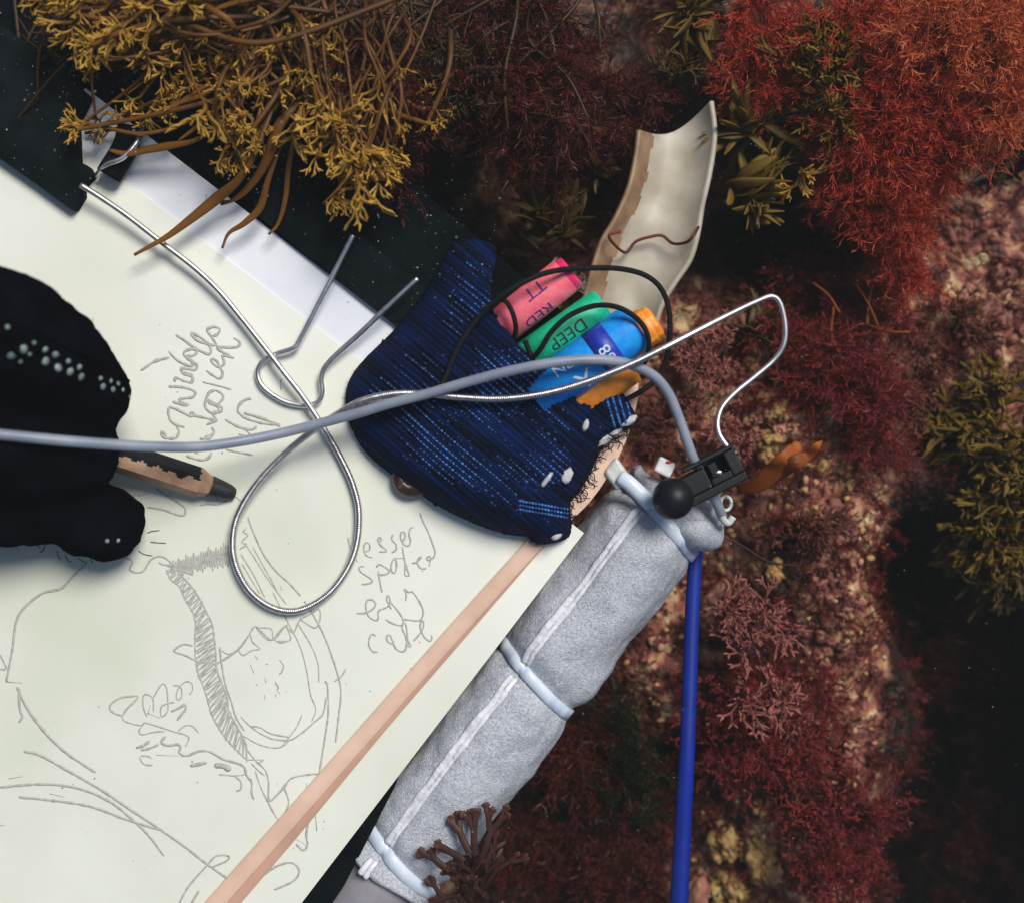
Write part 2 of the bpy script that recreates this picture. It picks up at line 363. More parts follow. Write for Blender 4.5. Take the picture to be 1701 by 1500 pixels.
# film corner that shows again beside the upper clip
cl = MB()
prism(cl, [(-400,-22),(0,264),(60,306),(116,347),(124,346),(137,324),(136,310),(154,290),(146,276),(130,268),(127,200),(148,158),(60,85),(-400,-260)], 0.0012, 0.0048)
clip = empty('bulldog_clip', P(60,200,0.001), 'black metal clip plate gripping the sheets at the upper left under the seaweed', 'clip')
o = cl.build('jaw_plate', M['clip'], smooth=False); adopt(o, clip)
bm_ = MB(); tube(bm_, spline([P(216,214,0.0045), P(208,245,0.005), P(180,292,0.0045)], 0.001), [0.0032]*4+[0.0038]*3+[0.0036]*20 if False else 0.0034, 16, transport=True)
o = bm_.build('hinge_roll', M['clip']); adopt(o, clip)
bm_ = MB()
for k in range(26):
    a = k/25*math.pi; c0 = P(196,225,0.0085)
tube(bm_, spline([P(236,214,0.004), P(228,236,0.0085), P(205,262,0.0092), P(176,275,0.0085), P(160,292,0.004)], 0.0006), 0.0007, 8, transport=True)
o = bm_.build('spring_wire', M['steel']); adopt(o, clip)

bc = empty('binder_clip', P(600,500,0.001), 'black binder clip at the sheet edge, its bent silver wire handle on the paper', 'clip')
mb = MB(); prism(mb, [(398,222),(560,358),(612,402),(655,438),(720,495),(688,560),(664,547),(600,497),(425,357)], 0.0005, 0.0022)
adopt(mb.build('clip_body', M['clip'], smooth=False), bc)
hp = [(586,392,.0075),(581,402,.0074),(540,484,.006),(499,563,.0042),(489,578,.0040),(461,588,.0034),(438,599,.0030),(428,620,.0026),(438,644,.0024),(472,667,.0024),(508,674,.0024),(528,668,.0026),(535,652,.0030),(534,626,.0036),(548,600,.0044),(600,552,.0060),(650,504,.0078),(694,463,.0090)]
mb = MB(); tube(mb, spline([P(*k) for k in hp], 0.0008), 0.00076, 12, transport=True)
adopt(mb.build('wire_handle', M['steel']), bc)

# ---------------------------------------------------------------- pencil drawing and handwriting (thin graphite ribbons on the paper)
def stroke(mb, pts, w, z=0.00098):
    p = np.array([P(x, y, z) for x, y in pts])
    p = spline(p, 0.0006) if len(p) > 2 else p
    if len(p) < 2: return
    ww = PX(w)*0.5*np.array([0.95+0.5*noise.noise(Vector((q[0]*900, q[1]*900, 1))) for q in p]); ww[0]*=0.5; ww[-1]*=0.4
    stroke.k = (stroke.k+1) % 23; p[:,2] += stroke.k*1.3e-6
    tube(mb, p, ww, 6, flat=0.14)
stroke.k = 0
def crop(ox, oy, sc, strokes, mb, w):
    for s_ in strokes:
        ww = w
        if not isinstance(s_[0], tuple): ww = s_[0]; s_ = s_[1:]
        stroke(mb, [(ox+x/sc, oy+y/sc) for x, y in s_], ww)
T1 = [[(85,575),(150,530),(220,485),(300,460),(370,445)],
[(430,220),(500,260),(580,320),(640,360),(720,400),(770,410),(785,380),(765,320),(700,260),(620,210),(590,200),(600,230),(660,280),(740,310),(830,325)],
[(360,380),(400,430),(460,480),(540,520),(600,530),(590,490),(530,440),(510,410),(530,380),(590,360),(640,370),(640,400),(600,430),(545,430),(600,480),(645,530),(620,570),(560,560),(500,550),(485,570),(540,600),(600,620)],
[(485,590),(540,620),(600,640),(590,690),(520,680),(430,645),(425,690)],
[(360,735),(430,735),(520,745),(600,770),(630,800),(600,840),(530,850),(470,865),(510,900),(560,915),(530,922),(470,905),(400,885)],
[(365,935),(440,960),(520,1000),(580,1030),(620,1010),(590,990),(570,1010)],[(600,1020),(700,1040),(840,1070)],
[(365,935),(360,1000),(380,1070),(430,1110),(525,1140)],
[(440,1130),(465,1180),(440,1240),(390,1250),(330,1245),(290,1210),(290,1185),(310,1190),(340,1240)],
[(1010,250),(1060,280),(1075,310),(1040,340),(960,345),(850,345),(900,390),(1010,450),(940,430),(895,430),(910,470),(915,510),(870,540),(820,520),(780,470),(810,460),(850,490),(870,540),(900,590),(890,640),(860,655),(800,620),(735,575)],
[(770,140),(745,170),(790,240),(835,310),(840,340)],[(745,165),(800,140),(860,150),(870,180),(840,220),(800,230)],
[3,(700,690),(850,725),(990,765)],
[(830,770),(770,790),(735,860),(725,930),(760,980),(820,1000),(860,970),(850,930),(770,900),(760,870),(830,910),(890,940),(890,980),(840,990),(800,1000),(830,1050),(840,1075),(790,1090),(740,1115)],
[(830,770),(890,800),(905,850),(870,895),(850,920)],
[(790,1140),(815,1180),(790,1220),(730,1230),(780,1245),(670,1255)],
[(620,1390),(660,1400)],[(790,1385),(770,1430),(720,1460),(640,1455),(535,1420)],
[(1190,855),(1140,860),(1080,900),(1050,960),(1075,1010),(1160,1060),(1300,1100),(1440,1110),(1475,1125),(1350,1070),(1230,1030),(1110,995)],
[(925,1060),(990,1100),(1060,1135),(1150,1160),(1210,1155),(1240,1125)],[(1100,1140),(1175,1210)],[(1060,1210),(1110,1215)],[3.4,(930,1360),(1070,1390),(1205,1415)],
[3,(1490,660),(1475,710),(1485,770)]]
T2 = [[(105,300),(115,370),(130,410)],[(175,480),(195,540)],
[(265,440),(310,420),(310,370),(280,350),(255,390),(270,460),(310,490),(340,490)],
[(400,360),(425,320),(410,300),(390,330),(420,380),(470,420),(460,440),(400,438)],
[(545,275),(525,290),(530,330),(565,370),(565,420),(520,450)],
[(630,340),(655,290),(640,250),(615,255),(610,310),(640,370),(690,388)],[(690,385),(705,330),(690,280),(700,220),(738,203)],
[(795,65),(820,140),(870,240),(915,360),(940,440),(920,500),(870,520),(860,500),(890,480),(895,520),(880,580)],
[(720,550),(760,540),(810,490),(780,500),(770,550),(810,600),(860,595)],
[(625,390),(640,480),(655,570),(650,660),(690,668),(670,600),(640,500)],[(545,505),(640,500)],
[(545,500),(520,560),(520,620),(550,645),(570,590),(565,520),(545,500)],
[(375,590),(400,560),(450,580),(500,620),(480,650),(430,660),(385,655)],[(395,620),(410,720),(430,828)],
[(265,580),(215,585),(225,630),(300,680),(340,720),(300,745),(235,752)],
[(185,1028),(270,1025),(340,990),(370,940),(340,900),(290,905),(275,960),(300,1050),(360,1095),(395,1080),(395,1010),(430,990),(480,970)],
[(480,970),(510,930),(500,870),(480,860),(480,910),(520,990)],[(520,930),(580,1000),(630,1080),(635,1130),(600,1145),(520,1120),(465,1085)],
[(655,910),(665,850),(645,795),(690,830),(720,820),(780,900),(825,1000),(815,1070),(780,1100),(720,1095),(640,1085)],
[(375,1245),(330,1230),(305,1290),(310,1350),(345,1395),(390,1398)],
[(530,1290),(510,1240),(480,1240),(480,1290),(520,1320),(545,1300),(530,1290),(560,1360),(610,1395),(655,1380),(665,1300)],
[(665,1300),(650,1230),(625,1180),(630,1130),(655,1125),(670,1200),(680,1290),(710,1340),(685,1345),(665,1300)],
[(730,1295),(790,1230),(830,1150),(820,1095),(800,1120),(800,1180),(840,1260),(890,1295),(908,1270),(905,1235)]]
T3 = [[3.6,(390,50),(480,110),(560,160),(630,210),(640,260),(620,280),(560,270),(450,230),(320,210)],[(240,115),(330,98)],
[(760,195),(830,185),(900,190),(960,170),(990,150)],[(1045,115),(1090,150),(1120,185)],
[3,(1160,290),(1185,370),(1240,500),(1300,620),(1400,750),(1500,840),(1600,950)],[(1150,380),(1120,420),(1160,440),(1110,500),(1150,520),(1090,560)],
[2,(1140,520),(1220,640),(1320,800),(1480,1020)],[2,(1200,540),(1300,720),(1400,900)],[(1100,600),(1200,760),(1300,960)],[2,(1110,680),(1200,830),(1260,930)],
[2.6,(0,665),(60,630),(130,610)],[3,(120,620),(200,660),(180,730),(250,755),(300,730),(350,650),(410,620),(470,630),(540,690),(560,720)],
[3,(420,670),(480,690),(700,690),(820,640),(1000,560)],[3,(480,690),(560,725),(700,770),(640,740),(520,720)],
[(930,1490),(1080,1390),(1170,1270),(1220,1200),(1300,1270),(1360,1310),(1440,1220),(1500,1180)],
[2.2,(1180,1270),(1200,1330),(1260,1385),(1190,1400),(1120,1440),(1080,1400)],[2.2,(1230,1210),(1350,1220),(1365,1300)],[2.2,(1380,1310),(1430,1335),(1500,1320)],[2,(940,1400),(1000,1430),(1080,1390)]]
Lr = [(480,730),(520,810),(590,870),(640,980),(700,1080),(725,1180),(720,1280),(720,1380),(725,1480),(750,1600),(790,1700),(830,1830),(860,1940),(940,2080),(1020,2180),(1150,2310)]
Rr = [(560,720),(620,790),(700,880),(770,990),(820,1090),(865,1190),(880,1300),(890,1400),(900,1550),(950,1690),(985,1780),(1000,1900),(1050,2000),(1110,2100),(1150,2190)]
T4 = [[3,(925,120),(940,250),(970,420),(1020,570),(1060,700),(1130,820)],[3,(725,235),(640,190),(545,155),(620,100),(700,110)],[3,(725,235),(830,255),(930,245),(1080,140),(1170,20)],
[3,(240,525),(100,545),(20,600),(20,650),(110,690),(150,640),(240,550),(240,525)],[2.5,(110,690),(140,740),(280,775),(300,750),(470,800),(560,830),(640,850),(670,880),(640,950)],
[2.5,(320,700),(290,620),(290,530),(320,515),(370,550),(375,660)],[(375,540),(440,435),(480,450),(495,580),(490,660),(440,700),(440,620),(500,590),(550,580)],
[(540,440),(600,450),(610,520),(590,560),(565,540),(580,470),(640,410),(690,420),(700,470),(675,520)],[(330,680),(350,600)],[(320,670),(430,710)],[4,(520,660),(600,620),(635,600),(640,640),(570,730)],
[(580,820),(640,775),(700,780),(755,840)],[(470,820),(370,830),(280,850),(255,820),(280,780)],
[4.2,(480,860),(440,910),(490,940),(580,930),(600,960),(590,1000),(650,1025),(760,985),(850,995),(950,1050),(1080,1090),(1130,1120),(1150,1190),(1190,1240),(1190,1330),(1210,1390)],
[5,(230,960),(290,940),(345,900)],[4,(270,980),(350,960),(420,930)],[2,(400,1020),(580,1025)],[3,(260,1030),(290,1090),(370,1105)],[2.5,(270,1025),(340,1030),(360,1050)],
[6,(680,1110),(750,1095),(820,1080)],[9,(880,1105),(950,1110),(1020,1140)],[(920,1180),(1050,1190),(1140,1180)],[3,(1050,1190),(1100,1240),(1100,1300),(1060,1320)],
[2.6,(1140,960),(1220,1060),(1300,1140),(1330,1230),(1345,1400),(1490,1240)],[(1190,1090),(1250,1150),(1300,1190)],[(1220,1150),(1260,1270),(1310,1380),(1370,1500)],[2,(1150,1060),(1290,1060),(1230,1090)],
[3,(1215,190),(1240,225)],[3,(1180,270),(1210,340)],[4,(1308,265),(1327,265)],[(1420,225),(1455,275),(1440,330),(1418,348)],[3,(1300,375),(1310,420)],[4,(1226,435),(1242,435)],
[3,(1385,410),(1415,460),(1395,470)],[3,(1400,480),(1425,510)],[3,(1300,520),(1300,555)],[3,(1390,510),(1395,540)],
[(1100,700),(1180,780),(1300,860),(1400,890),(1500,895)],[(1190,780),(1260,790),(1350,840),(1500,870)],[2,(1120,860),(1250,930),(1380,960),(1460,940),(1500,900)]]
T5 = [[3,(420,50),(470,130),(520,230),(570,370),(595,480),(585,600),(570,730)],[2.6,(565,437),(600,410),(620,375)],
[2,(270,10),(350,170),(400,270),(430,380),(450,500),(475,570),(455,630)],[2,(390,160),(450,260),(485,350),(490,440)],[3,(515,440),(530,450),(535,580),(520,700),(490,890)],
[2.6,(525,510),(510,590),(470,630),(400,690),(340,720),(250,710)],[2,(410,595),(380,660),(310,750)],[3,(490,890),(470,880),(360,900),(320,950),(255,1010),(235,990)],[3,(320,940),(345,1010),(330,1065)],
[(235,990),(270,1060),(300,1110)],
[(330,170),(350,190),(370,200),(400,140),(440,120),(490,90),(495,140),(470,180),(400,140)],[(290,245),(350,240),(350,210),(335,180)],[(190,180),(240,235),(280,230),(330,170)],
[(430,925),(430,950)],[3,(470,1045),(480,1155)],[4,(440,1100),(430,1170),(435,1220),(415,1245),(380,1215)],[(360,1180),(435,1225)],[3.6,(215,1370),(290,1320),(360,1305),(395,1340),(370,1390),(275,1435)]]
T6 = [[4,(350,135),(290,190),(245,235),(170,255),(100,310),(65,370),(50,480),(25,610)],[(0,500),(25,555),(0,560)],[(25,610),(90,615)],
[5,(70,630),(100,700),(170,800),(260,890),(385,975)],[4,(75,640),(80,720),(90,750),(75,775)],
[4.5,(95,890),(160,905),(260,960),(400,1040),(520,1120),(640,1200),(740,1270),(830,1340),(915,1400)],
[4.2,(0,1035),(90,1025),(200,1022),(320,1040),(440,1090),(540,1170),(600,1230),(660,1310)],[4.2,(75,1073),(200,1085),(360,1110),(500,1160),(640,1205)],[(200,1060),(260,1073)],
[(720,1500),(760,1430),(830,1350),(870,1310),(920,1310),(910,1330),(850,1355)],[4,(770,1500),(800,1450),(780,1480)],[(35,1000),(90,990)],[3,(0,1187),(20,1187)]]
mb = MB(); crop(220,520,6,T1,mb,4.6); h1 = mb.build('handwriting', M['graphite'], paper); h1['label'] = 'pencil words about periwinkles written beside the gloved hand'
mb = MB(); crop(560,840,5.77,T2,mb,2.9); h2 = mb.build('handwriting', M['graphite'], paper); h2['label'] = 'pencil words lesser spotted egg case'
mb = MB(); crop(180,800,5,T3,mb,2.4); crop(180,1050,5,T4,mb,2.4); crop(360,980,2.884,T5,mb,2.4); crop(0,880,2.42,T6,mb,3)
crop(180,800,5,[[2.6]+Lr,[3]+Rr],mb,3)
L1 = spline([(x,y,0) for x,y in Lr], 24); R1 = spline([(x,y,0) for x,y in Rr], 24)
zg = []; n = 50
for k in range(n):
    t = k/(n-1); a = L1[int(t*(len(L1)-1))]; b = R1[min(len(R1)-1, int(t*(len(R1)-1)))]
    e1, e2 = random.uniform(-0.06,0.10), random.uniform(-0.06,0.10)
    zg.append((a[0]+(b[0]-a[0])*e1, a[1]+(b[1]-a[1])*e1+12)); zg.append((b[0]+(a[0]-b[0])*e2, b[1]+(a[1]-b[1])*e2-12+random.uniform(-8,8)))
crop(180,800,5,[[2.1]+zg[i:i+12] for i in range(0, len(zg)-2, 11)],mb,2.1)
zg = []
for k in range(24):     # dark scribble rising to the right
    t = k/23; x = 520+480*t; y0 = 700-150*t-(30 if k%3 else 50); y1 = 745-70*t+(15 if k%4 else 35)
    zg += [(x, y0+random.uniform(-12,12)), (x+14, y1+random.uniform(-14,14))]
crop(180,800,5,[[2.4]+zg],mb,3)
dr = mb.build('pencil_drawing', M['graphite'], paper); dr['label'] = 'pencil sketch of an egg case and weed fronds'
mb = MB()
for k in range(90):
    x, y = random.uniform(30,900), random.uniform(400,1480)
    if y < 1500-(x-480)*1.3 or x < 450: blob(mb, P(x, y, 0.00105), random.uniform(0.00006,0.0002), 0, 3, 6, 4)
sp = mb.build('grit_specks', M['lead'], paper); sp['kind'] = 'stuff'

# ---------------------------------------------------------------- peach rubber band
def ribbon(mb, pts, widths, thick, mat=0, tilt=0.0):
    p = spline(np.hstack([np.array([P(*k) for k in pts]), np.array(widths)[:,None]]), 0.0015)
    w = p[:,3]; p = p[:,:3]; T = np.gradient(p, axis=0); T /= np.linalg.norm(T, axis=1, keepdims=True)
    Nn = np.stack([-T[:,1], T[:,0], np.zeros(len(p))], -1); Nn /= np.linalg.norm(Nn, axis=1, keepdims=True)
    n = len(p); zu = np.array((0,0,thick/2)); h = PX(1)*w[:,None]/2; tl = np.array((0,0,tilt))
    ring = np.stack([p+Nn*h+zu+tl, p+Nn*h*0.93+zu*1.35+tl, p-Nn*h*0.93+zu*1.35-tl, p-Nn*h+zu-tl, p-Nn*h-zu-tl, p+Nn*h-zu+tl], 1).reshape(-1,3)
    i = np.arange(n-1)[:,None]*6; j = np.arange(6)[None,:]; j2 = (j+1)%6
    q = np.stack([i+j, i+j2, i+6+j2, i+6+j], -1).reshape(-1,4)
    mb.add(ring, q, [(0,5,4),(0,4,3),(0,3,2),(0,2,1),((n-1)*6,(n-1)*6+1,(n-1)*6+2),((n-1)*6,(n-1)*6+2,(n-1)*6+3),((n-1)*6,(n-1)*6+3,(n-1)*6+4),((n-1)*6,(n-1)*6+4,(n-1)*6+5)], None, mat)
rb = empty('rubber_band', P(620,1205,0.001), 'flat peach rubber band stretched across the paper and round the board corner', 'rubber band')
mb = MB(); ribbon(mb, [(250,1625,.0022),(368,1488,.0022),(480,1362,.0022),(620,1203,.0022),(755,1050,.0022),(880,912,.0022),(925,868,.0022),(968,826,.0020),(1002,775,.0016),(1026,722,.0012),(1040,672,.0008),(1043,634,.0008),(1036,606,.0006)], [27,27,27,26,26,26,26,27,30,33,34,34,30], 0.0007)
adopt(mb.build('upper_strand', M['band']), rb)
mb = MB(); ribbon(mb, [(276,1625,.0014),(390,1494,.0014),(498,1368,.0014),(632,1207,.0014),(765,1054,.0014),(884,918,.0014),(915,885,.0014)], [24,22,21,20,18,16,16], 0.0006)
adopt(mb.build('lower_strand', M['bandedge']), rb)

# ---------------------------------------------------------------- foam covered pipe with cable ties
A0 = np.array((1034.,934.)); AD = np.array((0.607,-0.795)); AN = np.array((0.795,0.607)); ZC = -0.0125
def ax(k, off=0.0, z=ZC):
    q = A0 + AD*k + AN*off; return P(q[0], q[1], z)
adir = ax(100)-ax(0); adir /= np.linalg.norm(adir); sdir = ax(0,100)-ax(0); sdir /= np.linalg.norm(sdir); zdir = np.array((0,0,1.0))
RF = PX(88, ZC)
ties = [94, -237, -603]
def foam_r(k, a):
    r = RF
    for t in ties: r -= 0.0028*math.exp(-((k - t + 10*math.sin(a))/24.0)**2)
    p = Vector((k*0.011, math.cos(a)*1.4, math.sin(a)*1.4))
    r += 0.0008 + 0.0017*noise.noise(p) + 0.0005*noise.noise(p*3.1) + 0.00012*noise.noise(p*9)
    d = (a - math.radians(-24)); r -= 0.0011*math.exp(-(d/0.06)**2)
    return r
pipe = empty('foam_covered_pipe', ax(-250), 'silver grey foam sleeve on a pipe along the board edge, held by white cable ties', 'padded pipe')
mb = MB(); ks = np.linspace(142, -648, 330); na = 120; vs = []
for k in ks:
    for j in range(na):
        a = 2*math.pi*j/na - math.pi
        kk = k
        if k > 110: kk = 110 + (k-110)*(0.75 + 0.5*noise.noise(Vector((math.cos(a)*1.6, math.sin(a)*1.6, 7))) + 0.25*(1 if abs(a)>1.2 else 0.4))
        if k < -615: kk = -615 + (k+615)*(0.8+0.6*noise.noise(Vector((math.cos(a), math.sin(a), 3))))
        r = foam_r(k, a)
        if k > 128: r -= 0.0016*((k-128)/14)**2
        if k < -638: r -= 0.0012*((-638-k)/10)**2
        vs.append(ax(kk) + r*(math.sin(a)*sdir + math.cos(a)*zdir))
n0 = len(vs)
for k, rr in ((138, 0.62), (90, 0.60)):
    for j in range(na):
        a = 2*math.pi*j/na - math.pi; vs.append(ax(k) + RF*rr*(math.sin(a)*sdir + math.cos(a)*zdir))
nk = len(ks)+2
order = [len(ks)+1, len(ks)] + list(range(len(ks)))
vv = np.array(vs).reshape(nk, na, 3)[order].reshape(-1,3)
i = np.arange(nk-1)[:,None]*na; j = np.arange(na)[None,:]; j2 = (j+1)%na
mb.add(vv, np.stack([i+j, i+na+j, i+na+j2, i+j2], -1).reshape(-1,4))
foam = adopt(mb.build('foam_sleeve', M['foam']), pipe)
foam_bvh_src = None
def fpt(k, deg, lift=0.0):
    a = math.radians(deg); return ax(k) + (foam_r(k, a)+lift)*(math.sin(a)*sdir + math.cos(a)*zdir)
for (k0, k1) in ((84, -222), (-250, -585), (-618, -648)):
    for dg, rr in ((-27.5, 0.0011), (-22.0, 0.00095)):
        mb = MB(); n = max(6, int(abs(k1-k0)/2.5)); kk = np.linspace(k0, k1, n)
        pts = np.array([fpt(k, dg + 0.7*noise.noise(Vector((k*0.03, dg, 0))) - 6*math.exp(-((k-k0)/22)**2)*0.2, 0.0001) for k in kk])
        rad = np.array([rr*(0.9+0.35*noise.noise(Vector((k*0.03, dg, 5)))) for k in kk]); rad[0]*=0.6; rad[-1]*=0.7
        tube(mb, pts, rad, 8, flat=0.75, up=(0,0,1)); adopt(mb.build('white_seam_edge', M['seam']), pipe)
for ti, t in enumerate(ties):
    tr = None
    mb = MB(); n = 90; outer=[]
    w = PX([12,11,12][ti], 0)
    for j in range(n):
        a = 2*math.pi*j/n; r = foam_r(t - 10*math.sin(a), a if a <= math.pi else a-2*math.pi) + 0.0002
        c = ax(t - 14*math.sin(a)*1.0)
        rd = math.sin(a)*sdir + math.cos(a)*zdir
        outer += [c+adir*w+rd*r, c+adir*w*0.85+rd*(r+0.0010), c-adir*w*0.85+rd*(r+0.0010), c-adir*w+rd*r]
    i = np.arange(n)[:,None]; j = np.arange(4)[None,:]
    mb.add(np.array(outer), np.stack([i*4+j, i*4+(j+1)%4, ((i+1)%n)*4+(j+1)%4, ((i+1)%n)*4+j], -1).reshape(-1,4))
    to = adopt(mb.build('cable_tie', M['nylon']), pipe)
    to['label'] = ['white cable tie at the top of the foam, beside the black cord toggle','white cable tie round the middle of the foam sleeve','white cable tie round the lower end of the foam sleeve'][ti]
    if ti == 0:
        hb = MB(); c = P(1024,787,0.0015); d1 = adir; d2 = sdir
        box(hb, c, d2*PX(19)+d1*PX(-6), d1*PX(17), zdir*0.0022)
        bmx = hb.build('tie_head', M['nylon_dirty'], to, smooth=False)
        md = bmx.modifiers.new('bevel', 'BEVEL'); md.width = 0.0011; md.segments = 3
        hb = MB(); tube(hb, spline([P(1030,792,.0036), P(1046,803,.0046), P(1066,822,.0046), P(1082,838,.0040)], 0.001), [0.0024,0.0023,0.0022,0.0021]+[0.0019]*0 if False else 0.0021, 12, flat=0.75)
        bb = hb.build('tie_strap_end', M['nylon'], to)
mb = MB(); tube(mb, [ax(60), ax(100), ax(135)], RF*0.60, 40, transport=True); adopt(mb.build('inner_pipe', M['pvc']), pipe); mb = MB()
tube(mb, [ax(-560), ax(-700), ax(-1000), ax(-1600)], RF*0.80, 48, transport=True); adopt(mb.build('inner_pipe', M['pvc']), pipe)
# torn lump of foam past the first tie
mb = MB(); v, q, t = sphere_arrays(40, 28)
v = v*np.array([1+0.16*noise.noise(Vector(k)*1.3+Vector((4,4,4)))+0.03*noise.noise(Vector(k)*7) for k in v])[:,None]
Rm = np.stack([adir, sdir, zdir], 1)
mb.add(P(1150,868,-0.006)+(v*np.array((0.0075,0.0092,0.0085))) @ Rm.T, q, t); adopt(mb.build('foam_lump', M['foam']), pipe)
mb = MB(); box(mb, P(1104,776,0.0035), np.array((1,-0.5,0.15))*PX(13), np.array((0.45,1,0))*PX(12), zdir*0.0011)
wt = mb.build('white_tab', M['white'], None, smooth=False); adopt(wt, pipe)
md = wt.modifiers.new('bevel','BEVEL'); md.width = 0.0006; md.segments = 2
mb = MB(); blob(mb, P(1112,768,0.0046), (0.0009,0.0004,0.0002), 0.9, 7); adopt(mb.build('red_smudge', M['redmark']), pipe)

# ---------------------------------------------------------------- blue tubing
mb = MB(); bp_ = [(1160,880,-.016),(1155,930,-.015),(1150,1010,-.012),(1146,1120,-.006),(1141,1250,.003),(1134,1380,.020),(1128,1500,.034),(1122,1640,.050)]
tube(mb, spline([P(*k) for k in bp_], 0.002), np.linspace(0.0020,0.0023,len(spline([P(*k) for k in bp_], 0.002))), 24, transport=True)
tag(mb.build('blue_tube', M['blueplastic']), 'smooth dark blue tubing hanging down from the end of the foam sleeve', 'tube')

# ---------------------------------------------------------------- pouch (knitted glove bag) over the board corner
OUT = [(770,397),(800,399),(826,412),(822,440),(815,478),(822,520),(838,548),(866,578),(905,610),(938,640),(965,672),(990,668),(1008,650),(1028,648),(1040,662),(1056,690),(1048,708),(1020,722),(1000,738),(990,765),(978,790),(966,812),(948,835),(950,868),(944,892),(915,903),(893,905),(880,893),(845,888),(815,880),(770,862),(720,836),(690,815),(645,785),(608,752),(588,722),(577,690),(574,655),(584,625),(610,592),(650,553),(690,505),(712,475),(738,430),(752,404)]
MOUTH = [(822,440),(815,478),(822,520),(838,548),(866,578),(905,610),(938,640),(965,672),(990,668),(1008,650)]
poly = spline([(x,y,0) for x,y in OUT+[OUT[0]]], 6)[:,:2]
poly = poly + np.array([[4*noise.noise(Vector((x*0.08,y*0.08,1))) , 4*noise.noise(Vector((x*0.08,y*0.08,9)))] for x,y in poly])*np.array([0.6 if (x>860 and y>600) else 0.15 for x,y in poly])[:,None]
def inside(px, py):
    x0, y0 = poly[:-1].T; x1, y1 = poly[1:].T
    c = ((y0 > py) != (y1 > py)) & (px < (x1-x0)*(py-y0)/(y1-y0+1e-12)+x0)
    return c.sum() % 2 == 1
def near(px, py, pl):
    a = pl[:-1]; d = pl[1:]-a; q = np.array((px,py)); t = np.clip(((q-a)*d).sum(1)/((d*d).sum(1)+1e-9), 0, 1)
    c = a + d*t[:,None]; dd = np.linalg.norm(c-q, axis=1); i = dd.argmin(); return dd[i], c[i]
mouth_mid = np.array(MOUTH, float)
closed = np.array([p for p in poly if near(p[0], p[1], mouth_mid)[0] > 9])
def closed_dist(px, py):
    d = np.linalg.norm(closed-np.array((px,py)), axis=1); return d.min()
def pouch_h(px, py, a=None, b=None):
    d = min(closed_dist(px, py), 62.0)/62.0
    h = 0.0008 + 0.0150*math.sqrt(max(0, 1-(1-d)**2))
    h *= 0.72+0.28*sstep(560, 800, px)
    h *= 0.45+0.55*sstep(400, 530, py)
    if px > 980: h = min(h, 0.010)
    h += 0.0012*noise.noise(Vector((px*0.011, py*0.011, 2))) * d
    if b is None: b = -0.643*px + 0.766*py
    w = 0.766*px + 0.643*py
    amp = min(1, d*1.6)
    h += amp*(0.00022*math.cos(2*math.pi*b/9.2) + 0.0007*noise.noise(Vector((b*0.045, w*0.008, 0))))
    return h
ca, sa = math.cos(math.radians(40)), math.sin(math.radians(40))
As = np.arange(560, 1400, 4.0); Bs = np.arange(-260, 270, 2.3)
idx = {}; pv = []; pin = {}
def ab(a, b): return a*ca - b*sa, a*sa + b*ca
grid_in = {}
for ia, a in enumerate(As):
    for ib, b in enumerate(Bs):
        x, y = ab(a, b)
        grid_in[ia, ib] = int(560 < x < 1070 and 380 < y < 920 and inside(x, y))
faces = []
def gv(ia, ib):
    k = (ia, ib)
    if k in idx: return idx[k]
    x, y = ab(As[ia], Bs[ib])
    if not grid_in[k]: _, c = near(x, y, poly); x, y = c
    z = pouch_h(x, y); idx[k] = len(pv); pv.append(P(x, y, z)); return idx[k]
for ia in range(len(As)-1):
    for ib in range(len(Bs)-1):
        if (grid_in[ia,ib] + grid_in[ia+1,ib] + grid_in[ia,ib+1] + grid_in[ia+1,ib+1]) >= 2:
            faces.append((gv(ia,ib), gv(ia,ib+1), gv(ia+1,ib+1), gv(ia+1,ib)))
pouch = empty('knitted_pouch', P(780,650,0.001), 'navy blue knitted glove pouch pulled over the board corner and holding pastels', 'pouch')
def rib_tone(x, y):
    b = -0.643*x + 0.766*y; w = 0.766*x + 0.643*y
    t = 0.30 + 0.9*noise.noise(Vector((b*0.10, w*0.006, 3))) + 0.5*noise.noise(Vector((b*0.03, w*0.02, 8))) + 0.25*math.cos(2*math.pi*b/9.2)
    return max(0.0, min(0.85, t))
kt = {}
for (ia, ib), n_ in idx.items(): kt[n_] = rib_tone(*ab(As[ia], Bs[ib]))
mb = MB(); mb.add(np.array(pv), faces, None, np.array([kt[k] for k in range(len(pv))]))
pk = adopt(mb.build('knit_fabric', M['knit']), pouch)
md = pk.modifiers.new('thickness', 'SOLIDIFY'); md.thickness = 0.0009; md.offset = -1
